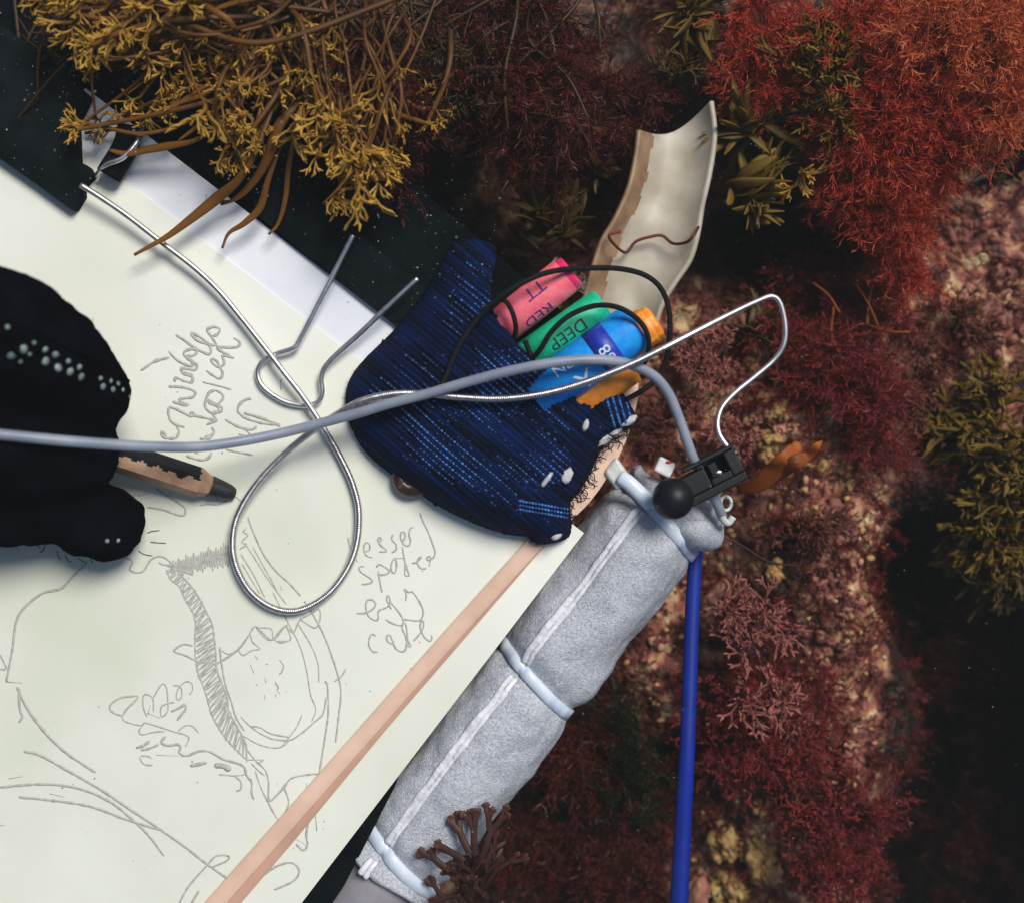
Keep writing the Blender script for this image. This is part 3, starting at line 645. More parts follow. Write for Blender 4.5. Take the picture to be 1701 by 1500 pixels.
# blue stitches standing proud in rows along the ribs
mb = MB()
sph = np.array([(-1,-.6,0),(1,-.6,0),(1,.6,0),(-1,.6,0),(-.7,-.35,1),(.7,-.35,1),(.7,.35,1),(-.7,.35,1)])
sq = np.array([(4,5,6,7),(0,1,5,4),(1,2,6,5),(2,3,7,6),(3,0,4,7)])
for ib, b in enumerate(np.arange(-255, 265, 9.2)):
    rowamp = 0.5+0.75*noise.noise(Vector((b*0.09, 0, 4)))
    for a in np.arange(600+random.uniform(0,3), 1330, 7.0):
        bb = b + 9*noise.noise(Vector((a*0.006, 2.2, 0)))
        x, y = ab(a, bb)
        if not (560<x<1065 and 390<y<910) or not inside(x, y): continue
        cd = closed_dist(x, y)
        if cd < 16: continue
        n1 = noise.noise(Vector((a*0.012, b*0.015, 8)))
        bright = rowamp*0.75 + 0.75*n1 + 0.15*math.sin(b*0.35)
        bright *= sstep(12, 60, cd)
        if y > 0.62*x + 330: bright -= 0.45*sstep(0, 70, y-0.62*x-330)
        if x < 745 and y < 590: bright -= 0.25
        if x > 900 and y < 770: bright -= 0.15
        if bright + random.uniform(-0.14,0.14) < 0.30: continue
        z = pouch_h(x, y)+0.00005
        c = P(x, y, z); s_ = random.uniform(0.85,1.15)
        A_ = np.array((ca,-sa,0)); B_ = np.array((sa,ca,0))
        L_ = PX(2.6)*s_; W_ = PX(2.6)*random.uniform(0.8,1.1)
        v = c + sph[:,:1]*L_*A_ + sph[:,1:2]*W_*B_ + sph[:,2:3]*np.array((0,0,0.00028))
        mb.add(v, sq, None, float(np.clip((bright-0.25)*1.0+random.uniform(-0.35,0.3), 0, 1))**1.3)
for row in range(3):       # the cuff of the cut-off finger
    for k in range(16):
        x = 864+k*5.2; y = 832+row*7+k*0.9; z = pouch_h(x, y)+0.0001
        if not inside(x, y): continue
        v = P(x,y,z) + sph[:,:1]*PX(2.2)*np.array((0.98,-0.15,0)) + sph[:,1:2]*PX(3)*np.array((0.15,0.98,0)) + sph[:,2:3]*np.array((0,0,0.0003))
        mb.add(v, sq, None, random.uniform(0.15,0.8))
for row in range(4):
    for k in range(9):
        x = 1008+row*10+k*1.6; y = 664+k*5.5-row*1; z = pouch_h(x, y)+0.0001
        if not inside(x, y): continue
        v = P(x,y,z) + sph[:,:1]*PX(3.6)*np.array((0.35,-0.93,0)) + sph[:,1:2]*PX(3.4)*np.array((0.93,0.35,0)) + sph[:,2:3]*np.array((0,0,0.0003))
        mb.add(v, sq, None, random.uniform(0.0,0.6))
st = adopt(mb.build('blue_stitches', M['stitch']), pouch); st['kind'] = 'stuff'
mb = MB()
for (x, y, rx, ry, rot) in ((973,707,5,10,-20),(908,797,4,14,-38),(942,789,9,14,-15),(1003,728,24,10,28),(1044,700,15,7,25),(924,890,9,6,20),(1023,716,12,8,30)):
    blob(mb, P(x, y, pouch_h(x, y)+0.0002 if inside(x,y) else 0.004), (PX(rx), PX(ry), 0.0007), 0.35, 5, rot=Matrix.Rotation(math.radians(rot), 4, 'Z'))
adopt(mb.build('torn_lining', M['lining']), pouch)
mb = MB()
for k in range(95):     # loose threads along the cut edge
    t = random.random(); e = spline([(1056,700,0),(1030,724,0),(1000,742,0),(986,775,0),(968,812,0),(950,838,0),(950,870,0)], 4)[:, :2]
    q = e[int(t*(len(e)-1))]; z = random.uniform(0.002,0.008); pts = [P(q[0]-6, q[1]-4, z)]; an = random.uniform(-0.4,1.6)
    for s_ in range(random.randint(4,9)):
        an += random.uniform(-1.0,1.0); pts.append(pts[-1]+np.array((math.cos(an),-math.sin(an),random.uniform(-0.3,0.2)))*PX(random.uniform(2.2,4.5)))
    tube(mb, spline(pts, 0.0005), 0.00013, 4)
for k in range(150):    # fuzz round the rest of the rim
    i = random.randrange(len(poly)-1); q = poly[i]
    if q[0] > 950: continue
    d = poly[i+1]-poly[i]; d /= np.linalg.norm(d)+1e-9; nrm = np.array((d[1], -d[0]))*random.choice((1,-1)); p0 = P(q[0], q[1], 0.0015)
    p1 = P(q[0]+nrm[0]*random.uniform(1,4)+random.uniform(-3,3), q[1]+nrm[1]*random.uniform(1,4), 0.002)
    tube(mb, [p0, p1], 0.00005, 3)
fr = adopt(mb.build('loose_threads', M['elastic']), pouch); fr['kind'] = 'stuff'

# snail under the pouch
mb = MB(); sh = []
for k in range(240):
    t = k/239; a = t*4.2*math.pi; r = 0.0006+0.0038*t**1.5; sh.append(P(684,790,0.0)+np.array((math.cos(a)*r, math.sin(a)*r, 0.0062-0.0035*t)))
tube(mb, sh, np.linspace(0.0004,0.0030,240), 14, transport=False, up=(0.01,0,1))
sn = mb.build('snail', M['snail']); tag(sn, 'small glossy brown sea snail peeping out under the lower left rim of the blue pouch', 'sea snail')

# ---------------------------------------------------------------- pastels
def text_on(txt, size, c_axis, e_axis, R, phi0, along, read, font_up, mat_, parent, name, lift=0.00006, font_x=0.0):
    """wrap letters on a cylinder: c_axis point on the axis, e_axis unit axis; along = metres from c_axis;
       read: 'axis+' , 'axis-' or 'round'"""
    cu = bpy.data.curves.new(name, 'FONT'); cu.body = txt; cu.size = size; cu.align_x = 'CENTER'; cu.align_y = 'CENTER'
    cu.resolution_u = 3
    to = bpy.data.objects.new(name, cu); C.objects.link(to)
    dg = bpy.context.evaluated_depsgraph_get(); me = bpy.data.meshes.new_from_object(to.evaluated_get(dg))
    bpy.data.objects.remove(to); bpy.data.curves.remove(cu)
    bm = bmesh.new(); bm.from_mesh(me)
    for dirn in ((1,0,0),(0,1,0)):
        for k in range(-30, 31):
            cpt = Vector(dirn)*k*R*0.16
            bmesh.ops.bisect_plane(bm, geom=bm.verts[:]+bm.edges[:]+bm.faces[:], plane_co=cpt, plane_no=dirn, dist=1e-9)
    e = Vector(e_axis); z = Vector((0,0,1)); side = e.cross(z).normalized(); up = side.cross(e).normalized()
    for v in bm.verts:
        x, y = v.co.x, v.co.y
        if read == 'axis+': s_, w = x, y*font_up
        elif read == 'axis-': s_, w = -x, -y*font_up
        else: s_, w = -y*font_up, x*font_up
        a = phi0 - w/R
        v.co = Vector(c_axis) + e*(along+s_) + (side*math.sin(a)+up*math.cos(a))*(R+lift)
    bm.to_mesh(me); bm.free(); me.materials.clear(); me.materials.append(mat_)
    o = bpy.data.objects.new(name, me); C.objects.link(o)
    if parent: adopt(o, parent)
    return o
def pastel(label, p_end, p_low, z_end, z_low, rpx, wrap, wax, wax_px, chamfer=0.12):
    a = P(*p_end, z_end); b = P(*p_low, z_low); e = (a-b); Ln = np.linalg.norm(e); e /= Ln; R = PX(rpx, z_end)
    root = empty('oil_pastel', b, label, 'pastel', 'stubby oil pastels in the knitted pouch')
    mb = MB(); wx = PX(wax_px, z_end)
    s1 = Ln - wx
    ts = np.array([0, s1*0.5, s1-0.0003, s1]); rs = R*np.array([1,1,1,0.965])
    tube(mb, [b+e*t for t in ts], rs, 40, transport=True); w = adopt(mb.build('wrapper', wrap), root)
    mb = MB(); ts = [s1-0.002, s1, Ln-R*chamfer*1.5, Ln-R*chamfer*0.5, Ln]; rs = R*np.array([0.93,0.93,0.92,0.90,0.93-chamfer*1.6])
    tube(mb, [b+e*t for t in ts], rs, 40, transport=True); adopt(mb.build('wax_stick', wax), root)
    return root, a, e, R
# text wraps live on the wrapper
r1, a1, e1, R1_ = pastel('stubby pink oil pastel, topmost in the pouch, with RED on its wrapper', (950,450), (800,570), .0125, .0085, 32, M['pink'], M['pinkwax'], 13)
text_on('TT', 0.0052, a1, e1, R1_, math.radians(-22), -0.0108, 'axis-', 1, M['ink'], r1, 'printed_letters')
text_on('RED', 0.0048, a1, e1, R1_, math.radians(52), -0.0140, 'axis-', 1, M['ink'], r1, 'printed_word')
r2, a2, e2, R2_ = pastel('green oil pastel between the pink and blue ones, with DEEP on its wrapper', (1003,505), (850,612), .0100, .0075, 29, M['green'], M['greenwax'], 5)
text_on('DEEP', 0.0050, a2, e2, R2_, math.radians(18), -0.0125, 'axis-', 1, M['inkblack'], r2, 'printed_word')
# blue sleeve, orange stub inside
ze, zl = .0135, .0105
a3 = P(1058,541,ze); b3 = P(890,662,zl); e3 = a3-b3; L3 = np.linalg.norm(e3); e3 /= L3; R3 = PX(41, ze)
r3 = empty('oil_pastel', b3, 'thick blue oil pastel wrapper with white number 038 and a dark blue band', 'pastel', 'stubby oil pastels in the knitted pouch')
mb = MB(); tube(mb, [b3, b3+e3*L3*0.5, a3-e3*0.0016, a3-e3*0.0004, a3], [R3, R3, R3, R3*0.97, R3*0.90], 44, transport=True); adopt(mb.build('wrapper', M['bluewrap']), r3)
mb = MB(); n = 44; tube(mb, [a3-e3*PX(82), a3-e3*PX(82)+e3*1e-5, a3-e3*PX(46), a3-e3*PX(46)+e3*1e-5], [R3*0.99, R3+0.00005, R3+0.00005, R3*0.99], n, transport=True, caps=False); adopt(mb.build('dark_band', M['bluedark']), r3)
text_on('038', 0.0046, a3, e3, R3, math.radians(24), -PX(64), 'round', 1, M['inkwhite'], r3, 'printed_number', lift=0.00013)
text_on('NE', 0.0046, a3, e3, R3, math.radians(-20), -PX(134), 'axis+', 1, M['inkwhite'], r3, 'printed_letters')
text_on('Y', 0.0082, a3, e3, R3, math.radians(40), -PX(116), 'axis+', 1, M['inkwhite'], r3, 'printed_letters', font_x=0)
r4 = empty('oil_pastel', P(1075,538,ze), 'bright orange oil pastel stub poking out of the end of the blue wrapper', 'pastel', 'stubby oil pastels in the knitted pouch')
ao = P(1090,532,ze-.001); bo = P(1035,570,ze-.002); eo = ao-bo; lo = np.linalg.norm(eo); eo/=lo
mb = MB(); tube(mb, [bo, ao-eo*0.0026, ao-eo*0.0022, ao-eo*0.0016, ao-eo*0.0006, ao], np.array([PX(32)]*2+[PX(30)]*2+[PX(29),PX(22)]), 10, transport=True)
o = adopt(mb.build('wax_stick', M['orange']), r4); md = o.modifiers.new('bevel','BEVEL'); md.width=0.0003; md.segments=2
mb = MB(); ao = P(1046,604,.0070); bo = P(905,700,.0055); eo = (ao-bo)
pp = [bo+eo*t for t in np.linspace(0,1,14)]
v0 = MB(); tube(v0, pp, [PX(34)*(1+0.08*noise.noise(Vector((k,0,0)))) for k in range(14)], 22, transport=True)
o5 = v0.build('orange_pastel', M['orange']); tag(o5, 'broken orange oil pastel lying lowest in the pouch under the blue one', 'pastel', 'stubby oil pastels in the knitted pouch')
# fluff on the pink end
mb = MB()
for k in range(160):
    q = random.random(); x, y = 918+q*52+random.uniform(-4,4), 434+q*38+random.uniform(-6,6)
    if random.random()<0.4: x, y = 966+random.uniform(-6,6), 470+random.uniform(-14,16)
    p0 = P(x, y, .013+random.uniform(-.002,.003)); p1 = p0+np.array((random.uniform(-1,1), random.uniform(-1,1), random.uniform(-.5,1)))*PX(5)
    tube(mb, [p0, (p0+p1)/2+np.array((random.uniform(-1,1),random.uniform(-1,1),0))*PX(2), p1], 0.00004, 3)
fl = adopt(mb.build('paper_fluff', M['fluff']), r1); fl['kind'] = 'stuff'

# ---------------------------------------------------------------- wires and cords
def cord(name, pts, rad, m, label, cat, sides=16, step=0.0008, ridge=None, parent=None, amp=0.07):
    mb = MB(); p = spline([P(*k) for k in pts], step if ridge is None else ridge/4)
    r = np.full(len(p), rad)
    if ridge is not None: r = rad*(1+amp*np.cos(np.arange(len(p))*math.pi/2))
    tube(mb, p, r, sides, transport=True); o = mb.build(name, m)
    if parent: return adopt(o, parent)
    return tag(o, label, cat)
wire = empty('wire_loop', P(490,850,0.003), 'long bent silver wire looping over the paper and pouch up to the black toggle', 'wire')
cord('plain_wire', [(134,308,.0075),(160,324,.0070),(210,358,.0062),(268,403,.0055),(320,443,.0048),(362,482,.0045),(402,530,.0042),(440,578,.0046),(474,622,.0052),(500,655,.0048),(527,694,.0040),(548,728,.0032)], 0.00082, M['steel'], None, None, 12, parent=wire)
cord('wound_wire', [(546,725,.0032),(568,765,.0028),(586,805,.0028),(596,850,.0030),(592,905,.0032),(574,950,.0032),(541,990,.0032),(494,1014,.0032),(450,1008,.0034),(412,978,.0036),(389,930,.0040),(388,880,.0044),(404,838,.0050),(435,793,.0060),(475,752,.0076),(515,719,.0100),(558,690,.0135),(600,667,.0165),(650,655,.0180),(700,654,.0185),(760,660,.0185),(830,663,.0190),(900,655,.0200),(970,636,.0210),(1040,609,.0215),(1100,580,.0190)], 0.00095, M['coil'], None, None, 12, ridge=0.00056, parent=wire)
cord('hooked_wire', [(1096,582,.0192),(1160,549,.0170),(1215,521,.0140),(1262,499,.0110),(1283,493,.0100),(1296,505,.0095),(1304,540,.0090),(1302,572,.0085),(1286,598,.0080),(1254,626,.0080),(1222,652,.0085),(1200,676,.0090),(1192,700,.0095),(1195,722,.0100),(1208,742,.0105),(1222,760,.0105)], 0.00078, M['steel'], None, None, 12, parent=wire)
cord('second_strand', [(560,697,.0128),(598,675,.0160),(640,664,.0172),(690,658,.0175)], 0.00055, M['coil'], None, None, 10, ridge=0.00052, parent=wire)
gc = cord('grey_cord', [(-160,705,.050),(0,722,.046),(90,731,.042),(180,738,.036),(260,742,.030),(330,742,.024),(400,733,.019),(470,719,.0165),(530,704,.0165),(590,688,.0175),(650,670,.0190),(716,653,.0200),(780,634,.0210),(850,616,.0220),(920,603,.0230),(985,598,.0220),(1040,604,.0190),(1082,622,.0160),(1108,650,.0140),(1126,690,.0125),(1142,735,.0115),(1152,762,.0105),(1172,800,.0080),(1192,838,.0060),(1200,860,.0030)], 0.00135, M['greycord'], 'smooth grey cord crossing over the glove, the pouch and the pastels to the toggle', 'cord', 20, ridge=0.0009, amp=0.012)
cord('elastic_cord', [(688,652,.0172),(705,655,.0180),(722,650,.0185),(738,632,.0180),(752,598,.0180),(770,562,.0185),(800,522,.0190),(840,487,.0215),(885,462,.0215),(925,450,.0205),(975,446,.0160),(1030,447,.0110),(1072,458,.0090),(1098,480,.0085),(1111,515,.0080),(1112,560,.0070),(1105,602,.0060),(1088,632,.0055),(1062,652,.0060),(1040,664,.0070)], 0.00074, M['elastic'], 'thin black elastic in a wide loop over the pink pastel, ending at the pouch', 'elastic cord', 12)
cord('elastic_cord', [(872,566,.0160),(884,592,.0165),(898,580,.0185),(915,553,.0195),(944,526,.0200),(985,509,.0195),(1022,510,.0210),(1052,525,.0215),(1072,548,.0205),(1078,575,.0185),(1072,600,.0150),(1058,618,.0095),(1048,628,.0030)], 0.00072, M['elastic'], 'thin black elastic in a small loop across the green and blue pastels', 'elastic cord', 12)
cord('elastic_cord', [(830,497,.0185),(842,503,.0190),(852,522,.0190),(857,545,.0175),(854,562,.0150)], 0.00068, M['elastic'], 'short curl of black elastic over the lower end of the pink pastel', 'elastic cord', 10)
# ---------------------------------------------------------------- cord toggle
tg = empty('cord_toggle', P(1118,828,0.004), 'black plastic cord toggle with a round push ball at the end of the foam sleeve', 'toggle')
mb = MB(); v, q, t = sphere_arrays(48, 30); mb.add(P(1118,828,.0135)+v*PX(34.5,.0135), q, t); adopt(mb.build('push_ball', M['blackplastic']), tg)
D = P(1222,768,.0105)-P(1130,815,.0105); D /= np.linalg.norm(D); E = np.array((D[1],-D[0],0)); c0 = P(1180,790,.0105)
def tb(mb, u0, u1, w0, w1, z0, z1):     # box in toggle coordinates, photo px along and across
    u, w, z = (u0+u1)/2, (w0+w1)/2, (z0+z1)/2
    box(mb, c0+D*PX(u)+E*PX(w)+np.array((0,0,z)), D*PX((u1-u0)/2), E*PX((w1-w0)/2), np.array((0,0,(z1-z0)/2)))
mb = MB()
tb(mb, -52, 50, 16, 30, -.0040, .0036); tb(mb, -40, 50, -31, -24, -.0040, .0030)
tb(mb, 30, 50, -24, 16, -.0040, .0036); tb(mb, -52, -6, -18, 16, -.0040, .0032); tb(mb, -6, 30, 4, 16, -.0040, .0038); tb(mb, -18, -6, -24, -18, -.0040, .0030)
tb(mb, -6, 30, -24, 4, -.0040, -.0025)
o = adopt(mb.build('toggle_body', M['blackplastic'], smooth=False), tg); md = o.modifiers.new('bevel','BEVEL'); md.width=0.00045; md.segments=3
mb = MB(); tb(mb, 2, 14, -18, -2, -.0020, .0025); tube(mb, [c0+D*PX(10)+E*PX(2)+np.array((0,0,-.003)), c0+D*PX(10)+E*PX(2)+np.array((0,0,.0018))], PX(8), 20, transport=True)
o = adopt(mb.build('plunger', M['blackplastic'], smooth=False), tg)
mb = MB(); blob(mb, c0+D*PX(12)+E*PX(0)+np.array((0,0,.0020)), (PX(6),PX(3.4),.0002)); adopt(mb.build('plunger_glint', M['steel']), tg)  # bright steel disc added to stand for a glint on the plunger
mb = MB(); hs = []
for k in range(150):
    t = k/149; a = t*2*math.pi*5.2; c = P(1217+8*t, 752+44*t, .0105); hs.append(c+PX(6.5)*(math.cos(a)*np.array((1,0.2,0))+math.sin(a)*np.array((0,0.15,1))))
tube(mb, hs, 0.00042, 8, transport=True)
tag(mb.build('wire_coil', M['steel']), 'small bright coil of silver wire wound at the end of the black toggle', 'wire coil')
hk = MB(); tube(hk, spline([P(1188,820,.004), P(1196,842,.0045), P(1201,862,.004), P(1210,868,.003), P(1218,858,.003)], 0.0006), 0.0010, 12, transport=True)
rg = [P(1206,836,.004)+PX(10)*np.array((math.cos(a)*0.85, math.sin(a)*1.15, 0.25*math.sin(a*2))) for a in np.linspace(0, 2*math.pi, 34)]
tube(hk, rg, 0.00048, 8, transport=True)
tag(hk.build('cord_hook', M['nylon_dirty']), 'pale plastic hook and ring just below the black toggle', 'hook')

# ---------------------------------------------------------------- gloved hand and pencil
def rc_chain(chain):
    out = []
    for (x,y,z,r) in chain: out.append((Vector(P(x,y,z)), r))
    return out
chains = [
 [(-420,470,.062,.016),(-230,495,.060,.0150),(-80,522,.056,.0142),(30,556,.047,.0136),(96,602,.037,.0126),(146,660,.0265,.0108)],
 [(-420,690,.045,.018),(-200,720,.040,.0150),(-40,742,.036,.0130),(80,752,.029,.0112),(146,752,.0225,.0090)],
 [(-420,760,.040,.016),(-240,822,.024,.0130),(-60,828,.020,.0128),(70,832,.0160,.0118),(168,862,.0115,.0108),(184,874,.0110,.0098)],
 [(-420,830,.030,.015),(-250,872,.016,.0125),(-90,846,.0135,.0120),(10,836,.0120,.0100)],
 [(-420,880,.026,.013),(-260,930,.0130,.0110),(-150,905,.0115,.0100)],
 [(-900,600,.085,.036),(-620,620,.070,.030),(-430,620,.055,.026),(-330,640,.048,.022)],
 [(-160,640,.034,.016),(-60,650,.033,.015),(40,668,.030,.0125),(90,690,.027,.011)],
 [(-620,700,.060,.028),(-430,760,.040,.022),(-300,780,.032,.018)],
 [(-2600,560,.16,.052),(-1500,580,.12,.044),(-900,600,.085,.036)],
]
bm = bmesh.new()
for ch in chains:
    pts = rc_chain(ch)
    cc_ = spline([list(p)+[r] for p, r in pts], 0.003)
    for row in cc_: 
        mat4 = Matrix.Translation(Vector(row[:3])) @ Matrix.Scale(row[3], 4)
        bmesh.ops.create_icosphere(bm, subdivisions=2, radius=1.0, matrix=mat4)
me = bpy.data.meshes.new('glove'); bm.to_mesh(me); bm.free()
to = bpy.data.objects.new('glove_tmp', me); C.objects.link(to)
md = to.modifiers.new('r', 'REMESH'); md.mode = 'VOXEL'; md.voxel_size = 0.0015
md = to.modifiers.new('s', 'SMOOTH'); md.factor = 0.6; md.iterations = 14
dg = bpy.context.evaluated_depsgraph_get(); me2 = bpy.data.meshes.new_from_object(to.evaluated_get(dg)); bpy.data.objects.remove(to)
co = np.empty(len(me2.vertices)*3); me2.vertices.foreach_get('co', co); co = co.reshape(-1,3)
nr = np.empty(len(me2.vertices)*3); me2.vertices.foreach_get('normal', nr); nr = nr.reshape(-1,3)
msk = (co[:,0] > -0.25)
dsp = np.zeros(len(co))
for i in np.nonzero(msk)[0]:
    v = Vector(co[i]); dsp[i] = 0.0017*noise.noise(v*75) + 0.0010*noise.noise(v*230) + 0.0004*noise.noise(v*600)
co += nr*dsp[:,None]; me2.vertices.foreach_set('co', co.ravel()); me2.update()
for p_ in me2.polygons: p_.use_smooth = True
me2.materials.clear(); me2.materials.append(M['glove'])
person = empty('person', P(-100,700,0.02), 'hand in black fleece glove reaching in from the left, holding a pencil', 'person')
go = bpy.data.objects.new('glove', me2); C.objects.link(go); adopt(go, person)
bvh = BVHTree.FromPolygons([Vector(c) for c in co], [tuple(p_.vertices) for p_ in me2.polygons])
def hit(px, py):
    d = (Vector(P(px, py, 0)) - Vector((0,0,H))).normalized(); r = bvh.ray_cast(Vector((0,0,H)), d)
    return r[0], r[1]
dots = [(60,298,8),(128,262,8),(245,265,6),(300,293,7),(370,328,5),(430,360,6),(247,328,8),(315,362,8),(380,385,8),(440,412,8),(558,465,7),(612,480,6),(665,483,5),(545,420,5),(600,435,5),(640,448,5),(40,143,5),(185,228,4),(110,330,4),(160,290,4),(700,520,4),(580,1298,5),(640,1296,5)]
for (x, y, r) in dots:
    p_, n_ = hit(x/3.26, 500+y/3.26)
    if p_ is None: continue
    mb = MB(); rot = n_.to_track_quat('Z','Y').to_matrix().to_4x4()
    blob(mb, p_, (PX(r*0.85,.04), PX(r*0.75,.04), 0.0004), 0.1, 3, 12, 7, rot=rot)
    o = mb.build('grip_dot', M['grip']); o.parent = go; o.location = (0,0,0)
sm_ = []
for x in np.linspace(-10, 212, 40):
    p_, n_ = hit(x, 524+0.40*x+0.00055*x*x)
    if p_: sm_.append(np.array(p_))
if len(sm_) > 4:
    mb = MB(); tube(mb, spline(sm_, 0.001), 0.00065, 8); o = mb.build('seam', M['glove']); o.parent = go
mb = MB()
for k in range(260):     # fleece hairs along the outline
    x, y = random.uniform(0,246), random.uniform(440,930)
    p_, n_ = hit(x, y)
    if p_ is None or n_.z > 0.35: continue
    q_ = np.array(p_)+np.array(n_)*random.uniform(.0005,.0018)+np.array((random.uniform(-1,1),random.uniform(-1,1),0))*0.0008
    tube(mb, [np.array(p_)-np.array(n_)*0.0003, q_], [0.00010,0.00003], 3)
for (x, y, dx, dy) in ((95,915,4,14),(108,922,8,12),(60,900,5,10),(150,925,3,9),(230,915,16,8),(245,885,14,-4),(250,900,18,2),(75,905,-6,12),(130,926,10,8)):
    tube(mb, spline([P(x,y,.010), P(x+dx*.6,y+dy*.7,.008), P(x+dx*1.4,y+dy,.006)], 0.0005), 0.00014, 4)
o = mb.build('fleece_hair', M['glove']); o.parent = go; o['kind'] = 'stuff'

pn = empty('pencil', P(250,778,0.006), 'broad black pencil with worn paint, bare wood and blunt dark lead', 'pencil')
pa = P(390,821,.0016); pb_ = P(40,708,.0210); pe = pa-pb_; pl = np.linalg.norm(pe); pe /= pl
side = np.cross(pe, (0,0,1)); side /= np.linalg.norm(side); upv = np.cross(side, pe)
def pring(s_, r, n=48, hexa=1.0, sq=1.0):
    out = []
    for j in range(n):
        a = 2*math.pi*j/n; hx = math.cos(math.pi/6)/math.cos(((a+math.pi/6) % (math.pi/3))-math.pi/6)
        rr = r*(hexa*hx+(1-hexa)); out.append(pb_+pe*s_+rr*(math.sin(a)*side*-1*sq+math.cos(a)*upv))
    return out
RP = PX(26, .008); cs = pl - PX(62)   # where the sharpened part starts
mb = MB(); n = 48; rows = list(np.linspace(0, cs, 90)) + list(np.linspace(cs, pl-PX(36), 14))[1:]
vs = []; mi = []
for s_ in rows:
    r = RP if s_ <= cs else RP - (RP-PX(16))*((s_-cs)/PX(22))**0.9
    vs += pring(s_, r, n, 0.9 if s_ <= cs else 0.5)
qs = []
for i in range(len(rows)-1):
    for j in range(n):
        a = ((j+0.5)/n*360+180) % 360-180; s_ = rows[i]
        # sine side points to image lower-left: bare wood on that flank
        lim = 12 + 22*noise.noise(Vector((s_*260,0,0))) + 7*math.sin(s_*1500)
        wood_ = (s_ > cs-0.0006+0.0009*noise.noise(Vector((a*0.05,1,0)))) or (-150 < a < lim and s_ > 0.012) 
        qs.append((i*n+j, i*n+(j+1)%n, (i+1)*n+(j+1)%n, (i+1)*n+j)); mi.append(0 if wood_ else 1)
PEN_SIDE = mi
mb.add(np.array(vs), qs, None, None, np.array(mi)); o = adopt(mb.build('wooden_barrel', [M['wood'], M['blackpaint']], smooth=False), pn)
mb = MB(); vs = []; rows = np.linspace(pl-PX(42), pl, 12)
for k, s_ in enumerate(rows):
    t = k/11; r = PX(18.5) - PX(5.5)*t - (PX(4)*(t**6)); r *= 1+0.04*noise.noise(Vector((k,0,0)))
    for j, v in enumerate(pring(s_ + (PX(4)*noise.noise(Vector((j_:=0, k*0.0, 1)))), r, 32, 0.3)): vs.append(v)
i = np.arange(11)[:,None]*32; j = np.arange(32)[None,:]; c = len(vs)
mb.add(np.vstack([vs, [pa+pe*0.0003]]), np.stack([i+j, i+(j+1)%32, i+32+(j+1)%32, i+32+j], -1).reshape(-1,4), [(c, 11*32+k, 11*32+(k+1)%32) for k in range(32)])
adopt(mb.build('pencil_lead', M['lead']), pn)

# ---------------------------------------------------------------- cream shell-like channel
LR = [(1064,216),(1058,262),(1047,312),(1024,365),(1002,402),(988,442),(976,485),(966,540),(960,600)]
RR = [(1180,168),(1186,225),(1177,290),(1166,340),(1159,385),(1146,430),(1122,466),(1098,507),(1080,570)]
L1 = spline([(x,y,0) for x,y in LR], 9); R1 = spline([(x,y,0) for x,y in RR], 9)
nt_, nw = 70, 36; vs = []; wall = 0
for i in range(nt_):
    t = i/(nt_-1); l = np.array([np.interp(t*(len(L1)-1), range(len(L1)), L1[:,c_]) for c_ in (0,1)]); r = np.array([np.interp(t*(len(R1)-1), range(len(R1)), R1[:,c_]) for c_ in (0,1)])
    for j in range(nw):
        w = j/(nw-1)
        x = l[0]+(r[0]-l[0])*w; y = l[1]+(r[1]-l[1])*w
        if i < 8: y += (26*math.sin(math.pi*w)**1.0*(1-w*0.3))*(1-i/8.0)+ (14*w*(1-w))*(1-i/8.0)
        u = 2*w-1
        z = -0.021 + 0.010*(abs(u)**2.4)*(1.0 if u < 0 else 0.75) + 0.004*math.sin(t*2.2) - 0.004*t
        z += 0.0006*noise.noise(Vector((x*0.02, y*0.02, 0)))
        if u < -0.78: x += 3*(u+0.78)
        vs.append(P(x, y, z))
mb = MB(); q = []; mi = []
for i in range(nt_-1):
    for j in range(nw-1):
        q.append((i*nw+j, (i+1)*nw+j, (i+1)*nw+j+1, i*nw+j+1)); mi.append(1 if j < 6 + 1.5*noise.noise(Vector((i*0.15,0,0))) else 0)
mb.add(np.array(vs), q, None, None, np.array(mi)); sh_o = mb.build('shell_blade', [M['shell_in'], M['shell_out']])
md = sh_o.modifiers.new('t', 'SOLIDIFY'); md.thickness = 0.0012; md.offset = -1
tag(sh_o, 'curved cream shell, channel shaped with brown stains, standing behind the pastels', 'shell')
for x, y in ((1034,312),(1150,290),(1120,350),(1060,470),(1045,365)): pass
cord('weed_strand', [(1030,385,-.008),(1012,392,-.006),(1022,408,-.008),(1040,420,-.014),(1056,402,-.015),(1080,394,-.015),(1100,392,-.015),(1118,405,-.014),(1140,403,-.010),(1152,392,-.008),(1160,378,-.012)], 0.00045, M['coral'], 'thin pinkish strand of weed lying across the cream shell', 'seaweed', 8)

